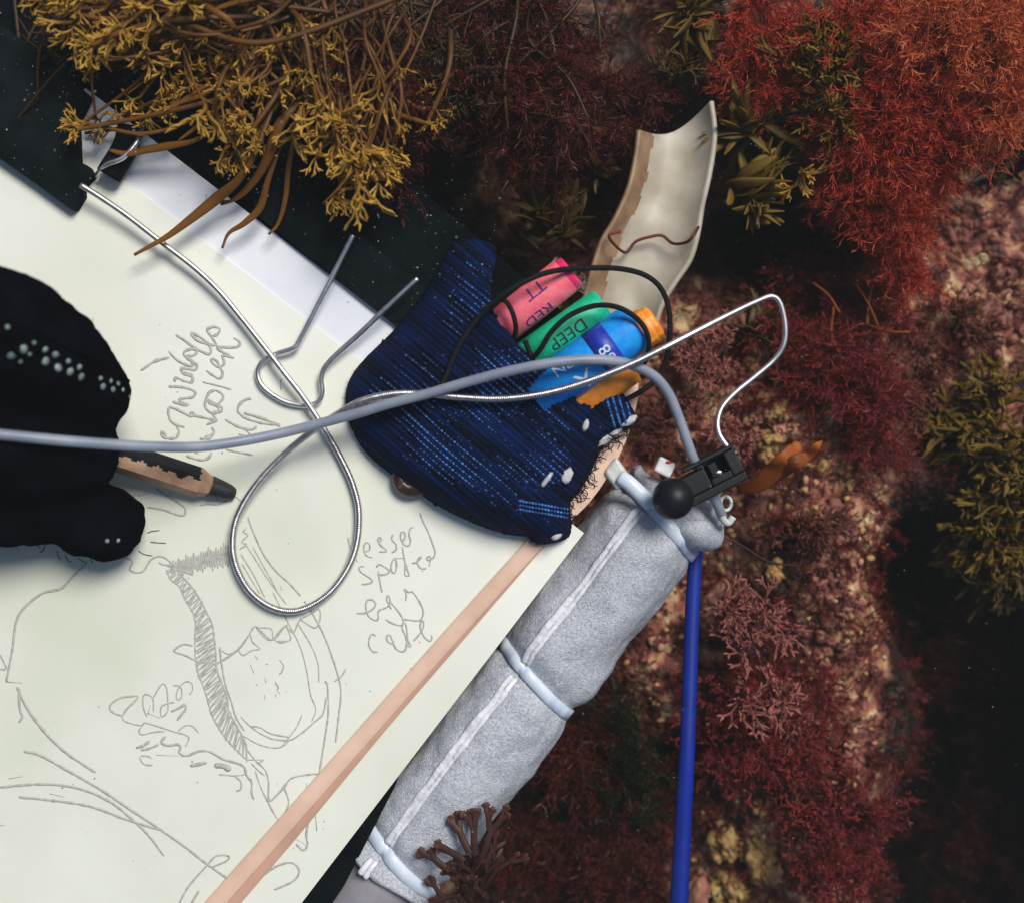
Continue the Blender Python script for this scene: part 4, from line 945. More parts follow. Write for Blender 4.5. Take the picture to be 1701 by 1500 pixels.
# ---------------------------------------------------------------- seaweeds
def rot_to(d, roll):
    d = Vector(d).normalized(); q = d.to_track_quat('Z', 'Y').to_matrix(); return np.array(q @ Matrix.Rotation(roll, 3, 'Z'))
def rv(s=1.0): return RNG.normal(size=3)*s
def grow(mb, p, d, L, r, depth, spread, nseg=4, sides=3, flat=1.0, curl=0.25, tip0=0.0, tip1=1.0, ratio=0.72, fork=2, planar=None, rr=0.75, swell=1.0):
    d = np.asarray(d, float); d = d/np.linalg.norm(d); pts = [np.asarray(p, float)]
    for k in range(nseg):
        d = d + rv(curl/nseg*1.6); d /= np.linalg.norm(d); pts.append(pts[-1]+d*L/nseg)
    rad = np.linspace(r, r*rr, nseg+1)
    if depth == 0: rad = r*np.concatenate([np.linspace(1, swell, nseg), [0.35]])
    tt = np.linspace(tip0, tip0+(tip1-tip0)/(depth+1), nseg+1)
    tube(mb, pts, rad, sides, flat, up=planar if planar is not None else (0.2,0.1,1), tip=tt, caps=False)
    if depth > 0:
        for f in range(fork):
            ax_ = rv() if planar is None else np.cross(planar, d)*(1 if f % 2 else -1) + rv(0.25)
            ax_ = ax_ - d*np.dot(ax_, d); ax_ /= np.linalg.norm(ax_)+1e-9
            s_ = spread*RNG.uniform(0.5, 1.2); nd = d*math.cos(s_)+ax_*math.sin(s_)
            grow(mb, pts[-1], nd, L*ratio*RNG.uniform(0.75,1.2), r*rr, depth-1, spread, nseg, sides, flat, curl, tt[-1], tip1, ratio, fork, planar, rr, swell)
def strip(mb, pts, w, tip):
    p = np.asarray(pts, float); n = len(p); a = rv(); T = p[-1]-p[0]; a = np.cross(a, T); a /= np.linalg.norm(a)+1e-9
    w = np.asarray(w)[:,None]; i = np.arange(n-1)
    mb.add(np.vstack([p+a*w, p-a*w]), np.stack([i, i+1, i+1+n, i+n], -1), None, np.concatenate([tip, tip]))
def feather(mb, nmain=5, L=1.0):
    for k in range(nmain):
        d = np.array((0,0,1.0))+rv(0.33); p = np.zeros(3); pts = [p]
        d /= np.linalg.norm(d)
        for s_ in range(6):
            d = d+rv(0.16); d /= np.linalg.norm(d); pts.append(pts[-1]+d*L/6*RNG.uniform(0.8,1.1))
        tube(mb, pts, np.linspace(0.018,0.008,7), 3, tip=np.linspace(0,0.6,7), caps=False)
        for s_ in range(1, 7):
            for f in range(3):
                nd = d*0.95+rv(0.5); nd /= np.linalg.norm(nd)
                q = pts[s_]; q1 = q+nd*0.12; nd2 = nd+rv(0.5); q2 = q1+nd2/np.linalg.norm(nd2)*0.12
                strip(mb, [q, q1, q2], [0.013,0.011,0.004], [0.3,0.6,1.0])
                nd3 = nd+rv(0.5); strip(mb, [q1, q1+nd3/np.linalg.norm(nd3)*0.13], [0.010,0.003], [0.6,1.0]); nd3 = nd+rv(0.5); strip(mb, [q2, q2+nd3/np.linalg.norm(nd3)*0.10], [0.008,0.003], [0.8,1.0])
def blade(mb, p, d, L, w, bend, n=8, tip0=0.2):
    d = np.asarray(d, float); d /= np.linalg.norm(d); sd = np.cross(d, (0.1,0.2,1)); sd /= np.linalg.norm(sd); up = np.cross(sd, d)
    pts = [p+d*L*t+up*bend*L*t*t+sd*0.12*L*math.sin(t*3+bend*20) for t in np.linspace(0,1,n)]
    rad = [w*max(0.12, math.sin(math.pi*min(1,(0.08+0.86*t))**1.15)) for t in np.linspace(0,1,n)]
    tube(mb, pts, rad, 6, flat=0.28, up=up, tip=np.linspace(tip0,1,n)*0.8, caps=False)
def templates(fn, n):
    out = []
    for k in range(n):
        m_ = MB(); fn(m_); out.append(m_.arrays())
    return out
Z0 = np.zeros(3); ZU = np.array((0,0,1.0))
TF = templates(lambda m_: feather(m_, 4), 9)
TFD = templates(lambda m_: feather(m_, 3), 5)
def fingers(m_):
    for k in range(3): grow(m_, Z0, ZU+rv(0.30), 0.34, 0.064, 3, 0.42, 2, 3, 0.8, 0.35, 0.0, 1.0, 0.84, 2, None, 0.86, 1.1)
TG = templates(fingers, 6)
def cor(m_):
    for k in range(4): 
        pl = rv(); pl /= np.linalg.norm(pl); grow(m_, Z0, ZU+rv(0.5), 0.30, 0.040, 3, 0.55, 2, 4, 0.6, 0.2, 0, 1.0, 0.78, 2, pl, 0.85, 1.35)
TC = templates(cor, 6)
def sprig(m_):
    pl = rv(); pl /= np.linalg.norm(pl)
    grow(m_, Z0, ZU, 0.34, 0.05, 2, 0.6, 2, 3, 0.6, 0.2, 0, 1.0, 0.8, 3, pl, 0.85, 1.4)
TS = templates(sprig, 8)
def bl(m_):
    for k in range(6): blade(m_, Z0+rv(0.05), ZU+rv(0.5), RNG.uniform(0.45,0.9), RNG.uniform(0.07,0.12), RNG.uniform(-0.8,0.8))
TB = templates(bl, 5)
def put(mb, T, pos, d, size, tiplo=0.0, tiphi=1.0, squash=1.0):
    v, q, t, a = T[RNG.integers(len(T))]
    R = rot_to(d, RNG.uniform(0, 6.28)); v = (v*size*np.array((squash,squash,1))) @ R.T + np.asarray(pos)
    mb.add(v, q, t, tiplo+(tiphi-tiplo)*a)
def patch(mb, T, cx, cy, rx, ry, z, n, d, size, jz=0.006, ang=0.5):
    for k in range(n):
        a = RNG.uniform(0, 6.283); r = math.sqrt(RNG.uniform())
        x, y = cx+rx*r*math.cos(a), cy+ry*r*math.sin(a)
        zz_ = z+RNG.uniform(-jz, jz)
        dd = np.array((d[0], -d[1], d[2]))+rv(ang)
        put(mb, T, P(x, y, zz_), dd, size*RNG.uniform(0.7,1.3), 0, RNG.uniform(0.55,1.0))
def stems(mb, base, tip_, n, r=0.0006, jit=14, jitb=75, bow=0.32):
    ends = []
    for k in range(n):
        b = np.array(P(base[0]+RNG.normal()*jitb, base[1]+RNG.normal()*jitb*0.6, base[2]+RNG.normal()*0.002))
        e = np.array(P(tip_[0]+RNG.normal()*jit, tip_[1]+RNG.normal()*jit, tip_[2]+RNG.normal()*0.002)); L = np.linalg.norm(e-b)
        o1 = rv(bow*L*0.4); o1[2] = abs(o1[2])*0.8
        m1 = b+(e-b)*0.35+o1; m2 = b+(e-b)*0.7+o1*0.6+rv(0.04*L)
        p = spline([b, m1, m2, e], 0.0022); rad = r*RNG.uniform(0.7,1.2)*np.concatenate([np.linspace(1.1,0.9,len(p)-3),[0.85,0.8,0.7]]) if len(p)>4 else r
        tube(mb, p, rad, 6, 0.65, tip=np.linspace(0.1,0.75,len(p)), caps=False)
        dd = p[-1]-p[-2]; ends.append((p[-1], dd/np.linalg.norm(dd), p, L))
        # side shoots
        for s_ in range(RNG.integers(1,4)):
            i_ = RNG.integers(len(p)//3, len(p)-1); dv = (p[i_]-p[i_-1]); dv = dv/np.linalg.norm(dv)+rv(0.45); dv /= np.linalg.norm(dv)
            l_ = RNG.uniform(0.003,0.008); tube(mb, [p[i_], p[i_]+dv*l_*0.5, p[i_]+dv*l_+rv(0.0006)], [r*0.55,r*0.5,r*0.2], 4, 0.7, tip=[0.4,0.6,0.9], caps=False)
    return ends
def bushy(name, label, base, tips, group, mats=('wrack_stem','wrack_tip'), r=0.0006, tuft=0.0090, cat='seaweed', jit=14):
    root = empty(name, P(*base), label, cat, group)
    ms, mt = MB(), MB()
    for tp in tips:
        x, y, z, n, sz = tp
        for (e, d, p, L) in stems(ms, base, (x, y, z), max(2, int(n*0.5)), r*RNG.uniform(0.8,1.35), jit=jit*sz*1.3):
            put(mt, TG, e-d*0.0008, d+rv(0.25), tuft*sz*RNG.uniform(0.7,1.15), 0.0, RNG.uniform(0.7,1))
            if RNG.uniform() < 0.6:
                i_ = int(len(p)*RNG.uniform(0.55,0.9)); put(mt, TG, p[i_], d+rv(0.6), tuft*sz*0.6, 0.0, 0.7)
    adopt(ms.build('stem', M[mats[0]]), root); adopt(mt.build('frond', M[mats[1]]), root)
    return root
GW = 'brown wrack plants hanging over the board'
bushy('brown_wrack', 'brown wrack plant at the top left corner with yellow fringed tips over black water', (520,-60,.018), [(120,12,.026,9,1.0),(85,5,.026,5,0.9),(150,45,.024,8,0.9),(165,75,.022,7,0.9),(240,40,.026,8,0.9),(310,10,.03,7,0.9)], GW)
bushy('brown_wrack', 'brown wrack plant whose tips lie over the black clip at the upper left', (480,60,.010), [(152,190,.011,6,0.8),(160,205,.011,4,0.7),(185,75,.016,5,0.8),(250,172,.013,7,0.8),(285,178,.014,6,0.8),(330,160,.015,5,0.8)], GW, jit=9)
bushy('brown_wrack', 'brown wrack plant with a tangle of pale finger tips hanging just left of centre top', (470,10,.014), [(400,205,.019,15,1.05),(385,262,.015,9,0.9),(425,140,.020,6,0.8),(370,150,.020,5,.8),(440,230,.014,5,.8)], GW)
bushy('brown_wrack', 'largest pale tipped brown wrack plant, hanging over the black board edge', (600,30,.012), [(560,235,.020,14,1.25),(590,215,.021,11,1.15),(600,265,.018,11,1.2),(530,180,.019,7,1),(566,318,.015,8,1.0),(640,235,.016,7,0.9),(630,170,.018,7,0.9)], GW)
bushy('brown_wrack', 'small brown wrack sprig with pale knobbly tips right of the large hanging wrack', (640,90,.008), [(728,185,.012,4,0.7),(705,195,.011,3,0.6),(690,170,.011,4,0.7)], GW, jit=8)
# long bare straps over the sheets
def strap(pts, w, label):
    mb = MB(); p = spline([list(P(x,y,z))+[PX(ww)] for x,y,z,ww in pts], 0.0012)
    tube(mb, p[:,:3], p[:,3]*0.5, 8, 0.42, tip=np.linspace(0.25,1.0,len(p)), caps=True)
    o = mb.build('strap_weed', M['wrack_stem']); return tag(o, label, 'seaweed', 'long bare wrack straps hanging over the sheets')
strap([(470,120,.013,7),(448,190,.017,9),(420,260,.017,11),(395,300,.014,14),(360,330,.010,19),(320,362,.009,15),(280,392,.0085,10),(248,410,.0085,7),(223,424,.008,5)], 0, 'long flat brown weed strap ending across the silver wire on the sheet')
strap([(530,150,.014,8),(488,180,.016,12),(462,212,.016,18),(448,255,.014,17),(430,290,.011,14),(405,320,.008,11),(385,334,.0075,6),(366,338,.0075,9)], 0, 'brown weed strap curving down to the sheet edge, with a forked foot')
strap([(470,230,.012,7),(445,300,.011,10),(432,345,.009,13),(405,372,.008,10),(380,388,.007,6),(369,413,.0065,4)], 0, 'short brown weed strap curling to a point on the bluish sheet')
strap([(500,190,.012,6),(482,260,.011,9),(474,330,.009,9),(462,372,.007,6),(446,390,.0065,4)], 0, 'thin brown weed strap hanging to the sheet rim right of the others')
strap([(420,190,.012,6),(360,215,.013,7),(320,235,.012,8),(280,243,.011,13),(240,250,.010,12),(210,256,.0095,10),(182,250,.009,5)], 0, 'brown weed strap lying leftwards across the clip hinge')
strap([(380,120,.012,5),(330,112,.016,8),(280,108,.016,8),(240,106,.015,7),(204,113,.014,4)], 0, 'slim brown strap pointing left above the clip')
strap([(520,-10,.02,8),(440,-5,.026,9),(380,8,.026,8),(350,20,.025,5)], 0, 'amber brown strap at the very top edge left of centre')
strap([(410,170,.012,5),(345,198,.013,6),(318,218,.012,6),(296,234,.011,3)], 0, 'short strap slanting down left beside the pale finger tips')
strap([(300,-20,.024,6),(345,12,.028,10),(380,35,.028,10),(398,70,.022,7)], 0, 'stout yellow brown strap arching at the top left')
for k in range(1):
    pass
bushy('brown_wrack', 'brown wrack plant with yellow tips spilling over the top edge above the long straps', (420,-110,.012), [(330,25,.020,8,1.0),(400,60,.018,8,1.0),(470,30,.018,8,1.0),(540,60,.016,8,1.0),(470,120,.017,6,0.9),(300,110,.017,7,0.9),(220,60,.02,6,0.9)], GW)
# added dark stems and fronds, shade under the wracks put into their colour
root = empty('shade_dark_wrack', P(450,-20,-.01), 'dense brown wrack mass coloured dark for the shade behind the pale tips at the top', 'seaweed')
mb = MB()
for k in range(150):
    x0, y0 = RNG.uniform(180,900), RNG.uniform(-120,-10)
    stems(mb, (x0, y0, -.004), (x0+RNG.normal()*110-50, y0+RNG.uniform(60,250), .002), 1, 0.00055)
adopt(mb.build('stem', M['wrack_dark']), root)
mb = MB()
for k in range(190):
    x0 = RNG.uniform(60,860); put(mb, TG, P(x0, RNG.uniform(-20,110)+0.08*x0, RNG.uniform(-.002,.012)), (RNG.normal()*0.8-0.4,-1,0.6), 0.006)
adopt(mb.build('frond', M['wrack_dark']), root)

def clump(name, label, matn, T, parts_, group=None, cat='seaweed'):
    mb = MB()
    for pr in parts_: patch(mb, T, *pr)
    o = mb.build(name, M[matn], origin=P(parts_[0][0], parts_[0][1], parts_[0][4])); return tag(o, label, cat, group)
GR = 'red feathery seaweeds'
# (cx,cy,rx,ry,z,n,dir,size,jz,ang)
clump('red_seaweed','dark red feathery weed draped beside the large pale wrack','red_dark',TFD,[(620,80,60,60,.002,30,(0.1,1,.5),.012,.006,.5),(650,150,70,60,.004,34,(0,1,.5),.012,.005,.5),(600,110,40,40,.010,14,(-.3,1,.4),.011,.004,.5),(660,270,18,40,.002,8,(0,1,.2),.009,.004,.3)],GR)
clump('red_seaweed','broad dim dark red weed hanging in the middle of the top edge','red_dark',TF,[(850,30,110,60,-.006,50,(0,1,.5),.014,.008,.5),(800,110,90,60,-.006,40,(0,1,.5),.014,.008,.5),(900,120,80,70,-.008,40,(0,1,.5),.013,.008,.5),(860,200,80,50,-.012,24,(0,1,.4),.012,.006,.5)],GR)
clump('red_seaweed','maroon weed tangle just above and left of the cream shell','red_dark',TF,[(1010,170,80,50,-.026,34,(0,.6,.8),.011,.006,.7),(940,250,60,50,-.03,22,(0,.6,.8),.011,.006,.7),(1090,120,50,40,-.03,14,(0,.5,.8),.010,.006,.7)],GR)
clump('red_seaweed','tall narrow orange red weed column at the top right of centre','red_mid',TF,[(1245,40,40,60,-.022,40,(0,1,.5),.013,.006,.5),(1255,130,35,50,-.022,28,(0,1,.5),.012,.006,.5),(1320,60,50,60,-.026,26,(0,1,.5),.012,.006,.5)],GR)
clump('red_seaweed','bright red feathery weed spreading in the upper right','red_mid',TF,[(1440,60,80,60,-.018,80,(.1,.8,.7),.013,.008,.6),(1500,140,100,60,-.018,100,(-.1,.8,.7),.013,.008,.6),(1440,200,60,60,-.018,60,(-.2,.9,.6),.013,.006,.6)],GR)
clump('red_seaweed','orange red weed coloured paler as more brightly lit, filling the top right corner','red_lit',TF,[(1640,50,90,70,-.010,90,(-.1,.6,.9),.014,.006,.6),(1560,40,60,50,-.012,50,(0,.6,.9),.013,.006,.6),(1660,150,60,50,-.014,50,(0,.7,.8),.013,.006,.6)],GR)
clump('red_seaweed','crimson red weed sweeping down to a point at right, above the dark hollow','red_mid',TF,[(1530,230,70,50,-.022,70,(-.3,.8,.6),.013,.006,.5),(1460,290,50,45,-.022,55,(0,1,.5),.012,.005,.5),(1480,350,40,45,-.024,35,(.1,1,.4),.012,.005,.4),(1500,420,22,40,-.028,14,(.1,1,.3),.011,.004,.35)],GR)
clump('red_seaweed','small red tuft left of the pointed red weed in the dark hollow','red_mid',TF,[(1400,310,30,25,-.028,22,(-.4,1,.4),.010,.004,.5),(1370,250,25,25,-.03,12,(-.2,1,.4),.010,.004,.5)],GR)
clump('red_seaweed','dull crimson star shaped weed right of the bent wire','crimson',TF,[(1390,620,65,60,-.042,60,(0,.1,1),.013,.004,1.0),(1440,700,50,50,-.044,30,(0,.1,1),.012,.004,1.0),(1330,560,40,40,-.046,18,(0,.1,1),.012,.004,1.0)],GR)
clump('red_seaweed','deep crimson bushy weed at the lower right beside the blue tubing','crimson',TS,[(1260,1230,90,80,-.039,130,(.2,.2,1),.0075,.005,.8),(1330,1300,80,90,-.038,130,(.3,.2,1),.0075,.005,.8),(1370,1420,70,70,-.040,110,(.3,.2,1),.0075,.005,.8),(1230,1150,60,40,-.042,50,(.2,.2,1),.007,.004,.7)],GR)
clump('red_seaweed','fine crimson filaments fringing the lower right bushy weed','crimson',TF,[(1290,1180,100,60,-.038,40,(.2,-.3,1),.012,.004,.8),(1400,1380,60,80,-.040,30,(.4,0,1),.012,.004,.8),(1200,1210,40,50,-.044,16,(-.3,0,1),.012,.004,.8)],GR)
clump('red_seaweed','dark maroon weed below the foam sleeve at the bottom centre','red_dark',TF,[(960,1230,80,60,-.060,30,(.2,.2,1),.013,.006,.8),(1060,1310,70,90,-.062,34,(.2,.2,1),.013,.006,.8),(900,1420,90,60,-.066,34,(.2,.2,1),.013,.006,.8),(1040,1450,80,40,-.06,24,(.2,.2,1),.013,.006,.8)],GR)
clump('red_seaweed','sparse dark red weed on the far right slope near the bottom','red_dark',TF,[(1570,1140,110,120,-.13,36,(.2,.2,1),.016,.015,.8),(1560,1380,110,100,-.14,36,(.2,.2,1),.016,.03,.8)],GR)
clump('red_seaweed','maroon weed on the rock below the pointed crimson weed at right','crimson',TF,[(1330,470,70,40,-.055,28,(0,.3,1),.012,.006,.9),(1450,500,60,40,-.052,26,(0,.3,1),.012,.006,.9)],GR)

GO = 'olive bladed wracks among the red weed'
clump('olive_wrack','olive finger tipped wrack clump within the red weed at upper right','olive',TG,[(1355,120,45,30,-.012,26,(.1,-1,.8),.010,.004,.5),(1375,180,28,35,-.014,22,(.5,-.2,.8),.010,.004,.6),(1370,80,30,15,-.012,10,(0,-1,.6),.009,.003,.4)],GO)
clump('olive_wrack','olive wrack with long smooth blades left of the finger tipped clump','olive',TB,[(1240,215,20,15,-.022,5,(-.3,-1,.4),.019,.003,.35),(1225,205,10,15,-.020,3,(-.5,-.8,.5),.016,.003,.3)],GO)
clump('olive_wrack','olive wrack of broad pointed blades right of the cream shell','olive',TB,[(1235,330,20,22,-.024,6,(.9,-.2,.3),.018,.003,.35),(1260,290,20,18,-.024,4,(.7,-.8,.4),.015,.003,.4),(1250,345,12,12,-.022,3,(.6,.6,.4),.012,.003,.4)],GO)
clump('olive_wrack','dark olive wrack hanging from the top edge above the shell','olive',TB,[(1160,20,24,16,-.024,6,(.1,1,.3),.018,.003,.35),(1150,60,20,16,-.026,4,(0,1,.3),.015,.003,.4)],GO)
clump('olive_wrack','small yellow forked sprig just right of the shell tip','wrack_tip',TG,[(1325,285,6,10,-.018,3,(.2,1,.4),.009,.001,.3),(1350,262,6,5,-.018,2,(1,0,.4),.006,.001,.3)],GO)
clump('olive_wrack','small olive sprig left above the shell','olive_dark',TG,[(1112,140,12,12,-.024,5,(.1,-1,.5),.009,.002,.4)],GO)
clump('olive_wrack','olive wrack coloured dim for shade, left of the pink pastel and shell','olive_dark',TB,[(900,385,40,18,-.030,7,(.3,-.4,.6),.014,.004,.7),(870,350,20,25,-.030,4,(-.1,-1,.5),.013,.003,.4),(940,350,20,20,-.030,4,(.2,-1,.5),.014,.003,.4)],GO)
clump('olive_wrack','tiny olive sprig with round tips left of the shell rim','olive_dark',TB,[(985,285,10,10,-.028,3,(.3,-.6,.6),.009,.002,.7)],GO)
clump('olive_wrack','stumpy olive wrack inside the bend of the hooked wire','olive_dark',TB,[(1262,560,16,20,-.040,5,(.1,-1,.6),.014,.003,.5)],GO)
clump('olive_wrack','feathery olive brown wrack at the right edge of the rock','olive',TG,[(1640,700,50,50,-.055,26,(-.9,.2,.6),.015,.006,.5),(1690,780,50,60,-.045,26,(-.9,.5,.6),.015,.006,.5),(1660,880,50,50,-.055,22,(-.8,.6,.6),.015,.006,.5)],GO)
clump('olive_wrack','olive wrack coloured darker for shade, below the feathery wrack at the right edge','olive_dark',TG,[(1690,920,40,60,-.06,22,(-.8,.6,.5),.015,.006,.5),(1600,800,50,50,-.06,16,(-.6,.3,.7),.014,.006,.5)],GO)
clump('green_weed','faint dark green filmy weed at the bottom beside the blue tubing','greenweed',TFD,[(1050,1260,24,70,-.05,14,(.1,-1,.4),.013,.006,.4),(1040,1350,30,40,-.055,8,(.1,-1,.4),.013,.006,.4)])
clump('green_weed','dull green weed in the upper right behind the red weed','greenweed',TB,[(1680,250,24,50,-.045,8,(.1,1,.5),.016,.005,.6)])

GC = 'pink branching coralline weeds on the rock'
def cg(label, parts_, m_='coral'): clump('coralline_weed', label, m_, TC, parts_, GC)
cg('pink coralline sprigs under the grey cord, left of the hooked wire', [(1175,590,40,40,-.040,20,(.1,0,1),.009,.003,.8),(1140,660,30,30,-.042,10,(.1,0,1),.009,.003,.8)])
cg('pink coralline sprigs beside the black toggle', [(1215,720,30,35,-.040,20,(.2,0,1),.008,.003,.8)])
cg('pink coralline fan right of the blue tubing, upper of the pair', [(1240,1040,45,40,-.036,26,(.2,-.5,.9),.012,.003,.6)])
cg('pink coralline fan right of the blue tubing, lower of the pair', [(1270,1160,50,30,-.036,24,(.4,.8,.7),.013,.003,.5)])
cg('dull coralline tufts on the middle of the right hand rock', [(1480,640,60,50,-.048,24,(0,0,1),.009,.003,.9),(1580,560,60,50,-.048,20,(0,0,1),.009,.003,.9)], 'coral_dark')
cg('rusty coralline tufts below the orange kelp', [(1330,860,60,50,-.044,24,(0,0,1),.009,.003,.9)], 'coral_dark')
cg('pinkish coralline tufts in the gap between pouch and foam sleeve', [(1085,720,40,50,-.044,16,(0,0,1),.007,.002,.9),(970,860,30,20,-.05,8,(0,0,1),.006,.002,.9)], 'coral_dark')
# needles
mb = MB()
for (x0,y0,x1,y1) in ((1385,510,1400,600),(1420,470,1460,545),(1440,540,1512,552),(1560,245,1590,300),(1530,240,1580,265),(1570,285,1600,310),(1640,205,1700,196),(1450,470,1440,540),(1350,470,1395,520)):
    a = P(x0,y0,-.034); b = P(x1,y1,-.030); tube(mb, spline([a, (a+b)/2+rv(0.0008), b], 0.002), [0.0004,0.0005,0.0004,0.0002] if False else 0.0004, 5, tip=0.6)
tag(mb.build('needle_weed', M['kelp']), 'thin straight rusty weed needles scattered on the upper right rock', 'seaweed', kind='stuff')
# orange kelp
kp = MB()
for (pts) in ([(1225,812,-.034,16),(1258,806,-.031,26),(1285,782,-.028,34),(1300,762,-.024,22),(1322,744,-.026,24),(1318,734,-.026,6)], [(1286,800,-.030,8),(1302,784,-.027,20),(1322,768,-.023,26),(1342,757,-.024,17),(1356,742,-.021,14),(1366,733,-.022,3)]):
    p = spline([list(P(x,y,z))+[PX(w,z)] for x,y,z,w in pts], 0.001)
    tube(kp, p[:,:3], p[:,3]*0.5, 12, 0.16, tip=np.linspace(0.0,1.0,len(p)))
tag(kp.build('orange_kelp', M['kelp']), 'pair of smooth amber kelp blades right of the black toggle', 'seaweed')
# dark fan frond in front of the foam
fr_ = MB()
for (bx,by,ang,L) in ((790,1420,-95,.0070),(800,1425,-72,.0075),(780,1415,-120,.0060),(770,1430,-135,.005),(740,1440,-150,.004)):
    d = np.array((math.cos(math.radians(ang)), -math.sin(math.radians(ang)), 0.12))
    grow(fr_, P(bx,by,.006), d, L, 0.0010, 3, 0.42, 4, 8, 0.28, 0.18, 0.0, 1.0, 0.56, 2, np.array((0.1,0.1,1.0)), 0.92, 1.45)
for k in range(7):
    grow(fr_, P(775+RNG.uniform(-40,50),1490+RNG.uniform(-25,30),-.01), (RNG.normal()*.4,1,.5), .008, 0.0009, 3, 0.45, 3, 6, 0.3, 0.2, 0, 0.6, 0.7, 2, np.array((0.1,0.1,1.0)), 0.9, 1.3)
tag(fr_.build('fan_frond', M['chondrus']), 'dark maroon forked fan frond standing in front of the lower foam sleeve', 'seaweed')

# knobbly crusts
def knobs(label, cx, cy, rx, ry, n, size, m_='knob', z=None, pk=0.3):
    mb = MB(); zc = None
    for k in range(n):
        a = RNG.uniform(0,6.28); r = math.sqrt(RNG.uniform()); x, y = cx+rx*r*math.cos(a), cy+ry*r*math.sin(a)
        w = P(x, y, -.052); zb = bed(w[0], w[1]); w = P(x, y, zb); zb = bed(w[0], w[1])
        s_ = size*RNG.uniform(0.5,1.25)
        blob(mb, P(x, y, zb+s_*0.35), (s_*RNG.uniform(.7,1.2), s_*RNG.uniform(.7,1.2), s_*RNG.uniform(.7,1.1)), 0.9, 4.0, 12, 8, tip=float(RNG.uniform()<pk)*RNG.uniform(0.3,0.9))
    tag(mb.build('knobbly_crust', M[m_]), label, 'crust', 'knobbly coralline crusts on the rock')
knobs('cream yellow knobbly crust inside the hooked wire', 1262,590,22,34,26,.0022)
knobs('yellow and pink knobbly crust just above the orange kelp', 1280,700,40,50,54,.0021,pk=0.5)
knobs('yellow crust lump right beside the coil end of the toggle', 1290,770,22,30,18,.0021)
knobs('pink and cream knobbly crust on the right hand rock', 1530,610,50,45,30,.0024,'knob_pink')
knobs('cream lobed crust right of the amber kelp', 1385,770,22,14,14,.0021)
knobs('buff knobbly crust on the sunlit ridge at right', 1440,770,24,30,16,.002,'knob_pink')
knobs('yellow lobed crust near the bottom beside the blue tubing', 1222,1400,40,26,18,.0028,pk=0.1)
knobs('yellow lobed crust at the bottom edge, lowest of all', 1200,1480,30,24,16,.0028,pk=0.1)
knobs('orange yellow lobed crust at the bottom, right of its neighbours', 1264,1440,26,40,16,.0027,pk=0.2)
knobs('orange lobed crust on the ridge halfway down at right', 1418,1268,16,26,12,.0024,'knob_pink')
knobs('pinkish crust scatter on the rock at the right edge', 1640,520,60,90,30,.0022,'knob_pink')
knobs('pale crust scatter along the narrow ridge', 1385,980,40,150,90,.0016,'knob_pink')
knobs('small crust scatter between pouch and toggle', 1110,690,60,60,50,.0014,'knob_pink')
knobs('small yellow lump in the red turf right of the foam', 1287,946,12,16,6,.0024,pk=0)
mb = MB(); zb = -.052; blob(mb, P(1160,1480,-.045), (.0035,.0055,.003), 0.4, 3, 24, 14); tag(mb.build('pink_stone', M['knob_pink']), 'smooth pink encrusted pebble at the bottom edge beside the blue tubing', 'pebble')

mb = MB()
for k in range(420):
    x, y = RNG.uniform(1040,1470), RNG.uniform(560,1520)
    if crust(x, y) < 0.25+RNG.uniform(-.2,.2): continue
    w = P(x, y, -.052); zb = bed(w[0], w[1]); s_ = RNG.uniform(.0004,.0012)
    blob(mb, (w[0], w[1], zb+s_*0.5+RNG.uniform(0,.003)), (s_*RNG.uniform(.6,1.5), s_*RNG.uniform(.6,1.5), s_*.7), 0.9, 4, 7, 5, tip=float(RNG.uniform()<.4)*0.7)
tag(mb.build('crust_flecks', M['knob']), 'small cream and pink crust flecks strewn over the rock', 'crust', kind='stuff')
# turfs nobody could count
def turf(name, m_, T, n, region, size, label, cmin=None, cmax=None, seed=0):
    mb = MB(); k = 0; tries = 0
    while k < n and tries < n*8:
        tries += 1; x, y = RNG.uniform(region[0],region[2]), RNG.uniform(region[1],region[3])
        c = crust(x, y)
        if cmin is not None and c < cmin+RNG.uniform(-.15,.15): continue
        if cmax is not None and c > cmax+RNG.uniform(-.15,.15): continue
        w = P(x, y, -.06); z = bed(w[0], w[1])
        put(mb, T, (w[0], w[1], z-0.0004), (RNG.normal()*.5, RNG.normal()*.5, 1), size*RNG.uniform(0.5,1.35), 0, RNG.uniform(0.2,1.0)); k += 1
    tag(mb.build(name, M[m_]), label, 'seaweed', kind='stuff')
turf('coralline_turf','coral',TS,1600,(880,480,1760,1560),.0052,'short pink coralline turf on the encrusted rock',cmin=.35)
turf('dull_turf','coral_dark',TS,1500,(780,60,1760,1560),.0056,'short dull maroon turf over the shaded rock')
turf('dark_red_turf','red_dark',TFD,430,(700,0,1800,1600),.0085,'fine dark red turf in the hollows',cmax=.45)
turf('crimson_turf','crimson',TFD,380,(1100,500,1600,1560),.0075,'fine crimson turf on the rock')
turf('brown_turf','wrack_dark',TFD,260,(700,0,1800,1600),.008,'fine dark brown turf between the weeds',cmax=.5)
# thin creeping stem
cord('creeping_weed', [(1195,890,-.032),(1230,905,-.032),(1262,925,-.032),(1285,935,-.032),(1330,940,-.034)], 0.00035, M['red_dark'], 'thin dark creeping weed stem right of the foam end', 'seaweed', 6)

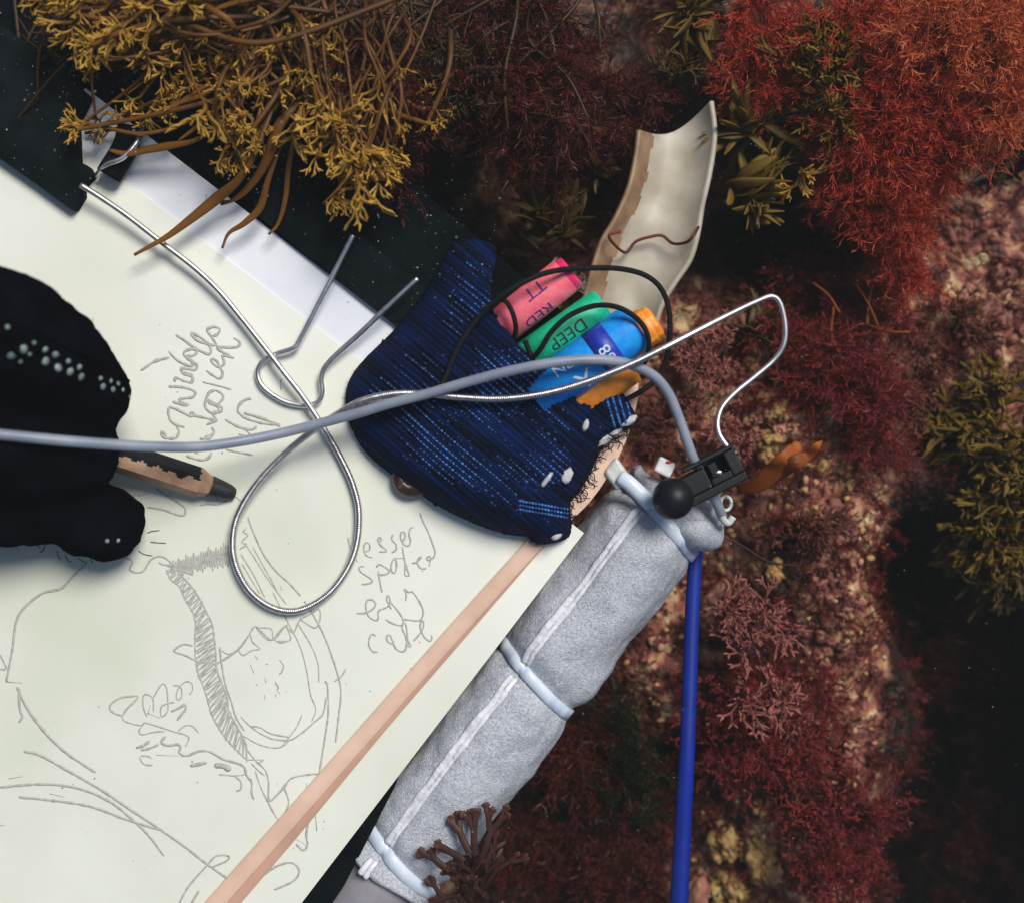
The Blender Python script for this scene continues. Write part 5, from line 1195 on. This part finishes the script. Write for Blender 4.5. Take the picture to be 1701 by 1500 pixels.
# ---------------------------------------------------------------- suspended silt
mb = MB()
for k in range(2200):
    x, y = RNG.uniform(-40,1740), RNG.uniform(-40,1540); z = RNG.uniform(-0.03, 0.05)
    if x > 1400 and y > 850 and RNG.uniform() < 0.75: continue
    if 560 < x < 1000 and y > 540: z = RNG.uniform(0.018,0.03)
    onpaper = (y > 0.77*x+135) and (y < 1500-1.3*(x-500))
    if onpaper and RNG.uniform() < 0.93: continue
    r = min(0.00022, 0.000055*math.exp(abs(RNG.normal())*0.6))
    v = np.array([(1,0,0),(-1,0,0),(0,1,0),(0,-1,0),(0,0,1),(0,0,-1)])*r*RNG.uniform(.6,1.3,(6,1)) + P(x, y, z)
    mb.add(v, None, [(0,2,4),(2,1,4),(1,3,4),(3,0,4),(2,0,5),(1,2,5),(3,1,5),(0,3,5)])
for k in range(420):
    if k < 300: x, y = RNG.uniform(-10,560), RNG.uniform(-10,330)
    else: x, y = RNG.uniform(560,830), RNG.uniform(300,520)
    if y > 0.77*x+60 and y > 0.766*x+270 - 0: continue
    r = min(0.00030, 0.00007*math.exp(abs(RNG.normal())*0.7)); z = RNG.uniform(0.0005, 0.03)
    v = np.array([(1,0,0),(-1,0,0),(0,1,0),(0,-1,0),(0,0,1),(0,0,-1)])*r*RNG.uniform(.5,1.4,(6,1)) + P(x, y, z)
    mb.add(v, None, [(0,2,4),(2,1,4),(1,3,4),(3,0,4),(2,0,5),(1,2,5),(3,1,5),(0,3,5)])
mb.build('suspended_silt', M['silt'])['kind'] = 'stuff'
tag(bpy.data.objects['suspended_silt'], 'tiny pale specks of silt drifting in the water', 'silt', kind='stuff')
# ---------------------------------------------------------------- the water itself, slightly milky
hz = MB(); box(hz, (0,0,-0.40), (16,0,0), (0,16,0), (0,0,0.80))
hm = bpy.data.materials.new('sea_water_haze'); hm.use_nodes = True; N = hm.node_tree.nodes; N.remove(N['Principled BSDF'])
pv_ = N.new('ShaderNodeVolumePrincipled'); pv_.inputs['Density'].default_value = 0.20; pv_.inputs['Color'].default_value = (0.50,0.56,0.54,1); pv_.inputs['Anisotropy'].default_value = 0.3
hm.node_tree.links.new(pv_.outputs[0], N['Material Output'].inputs['Volume'])
tag(hz.build('haze', hm, smooth=False), 'faint milky haze of the sea water around everything', 'haze', kind='stuff')
bpy.context.view_layer.update()
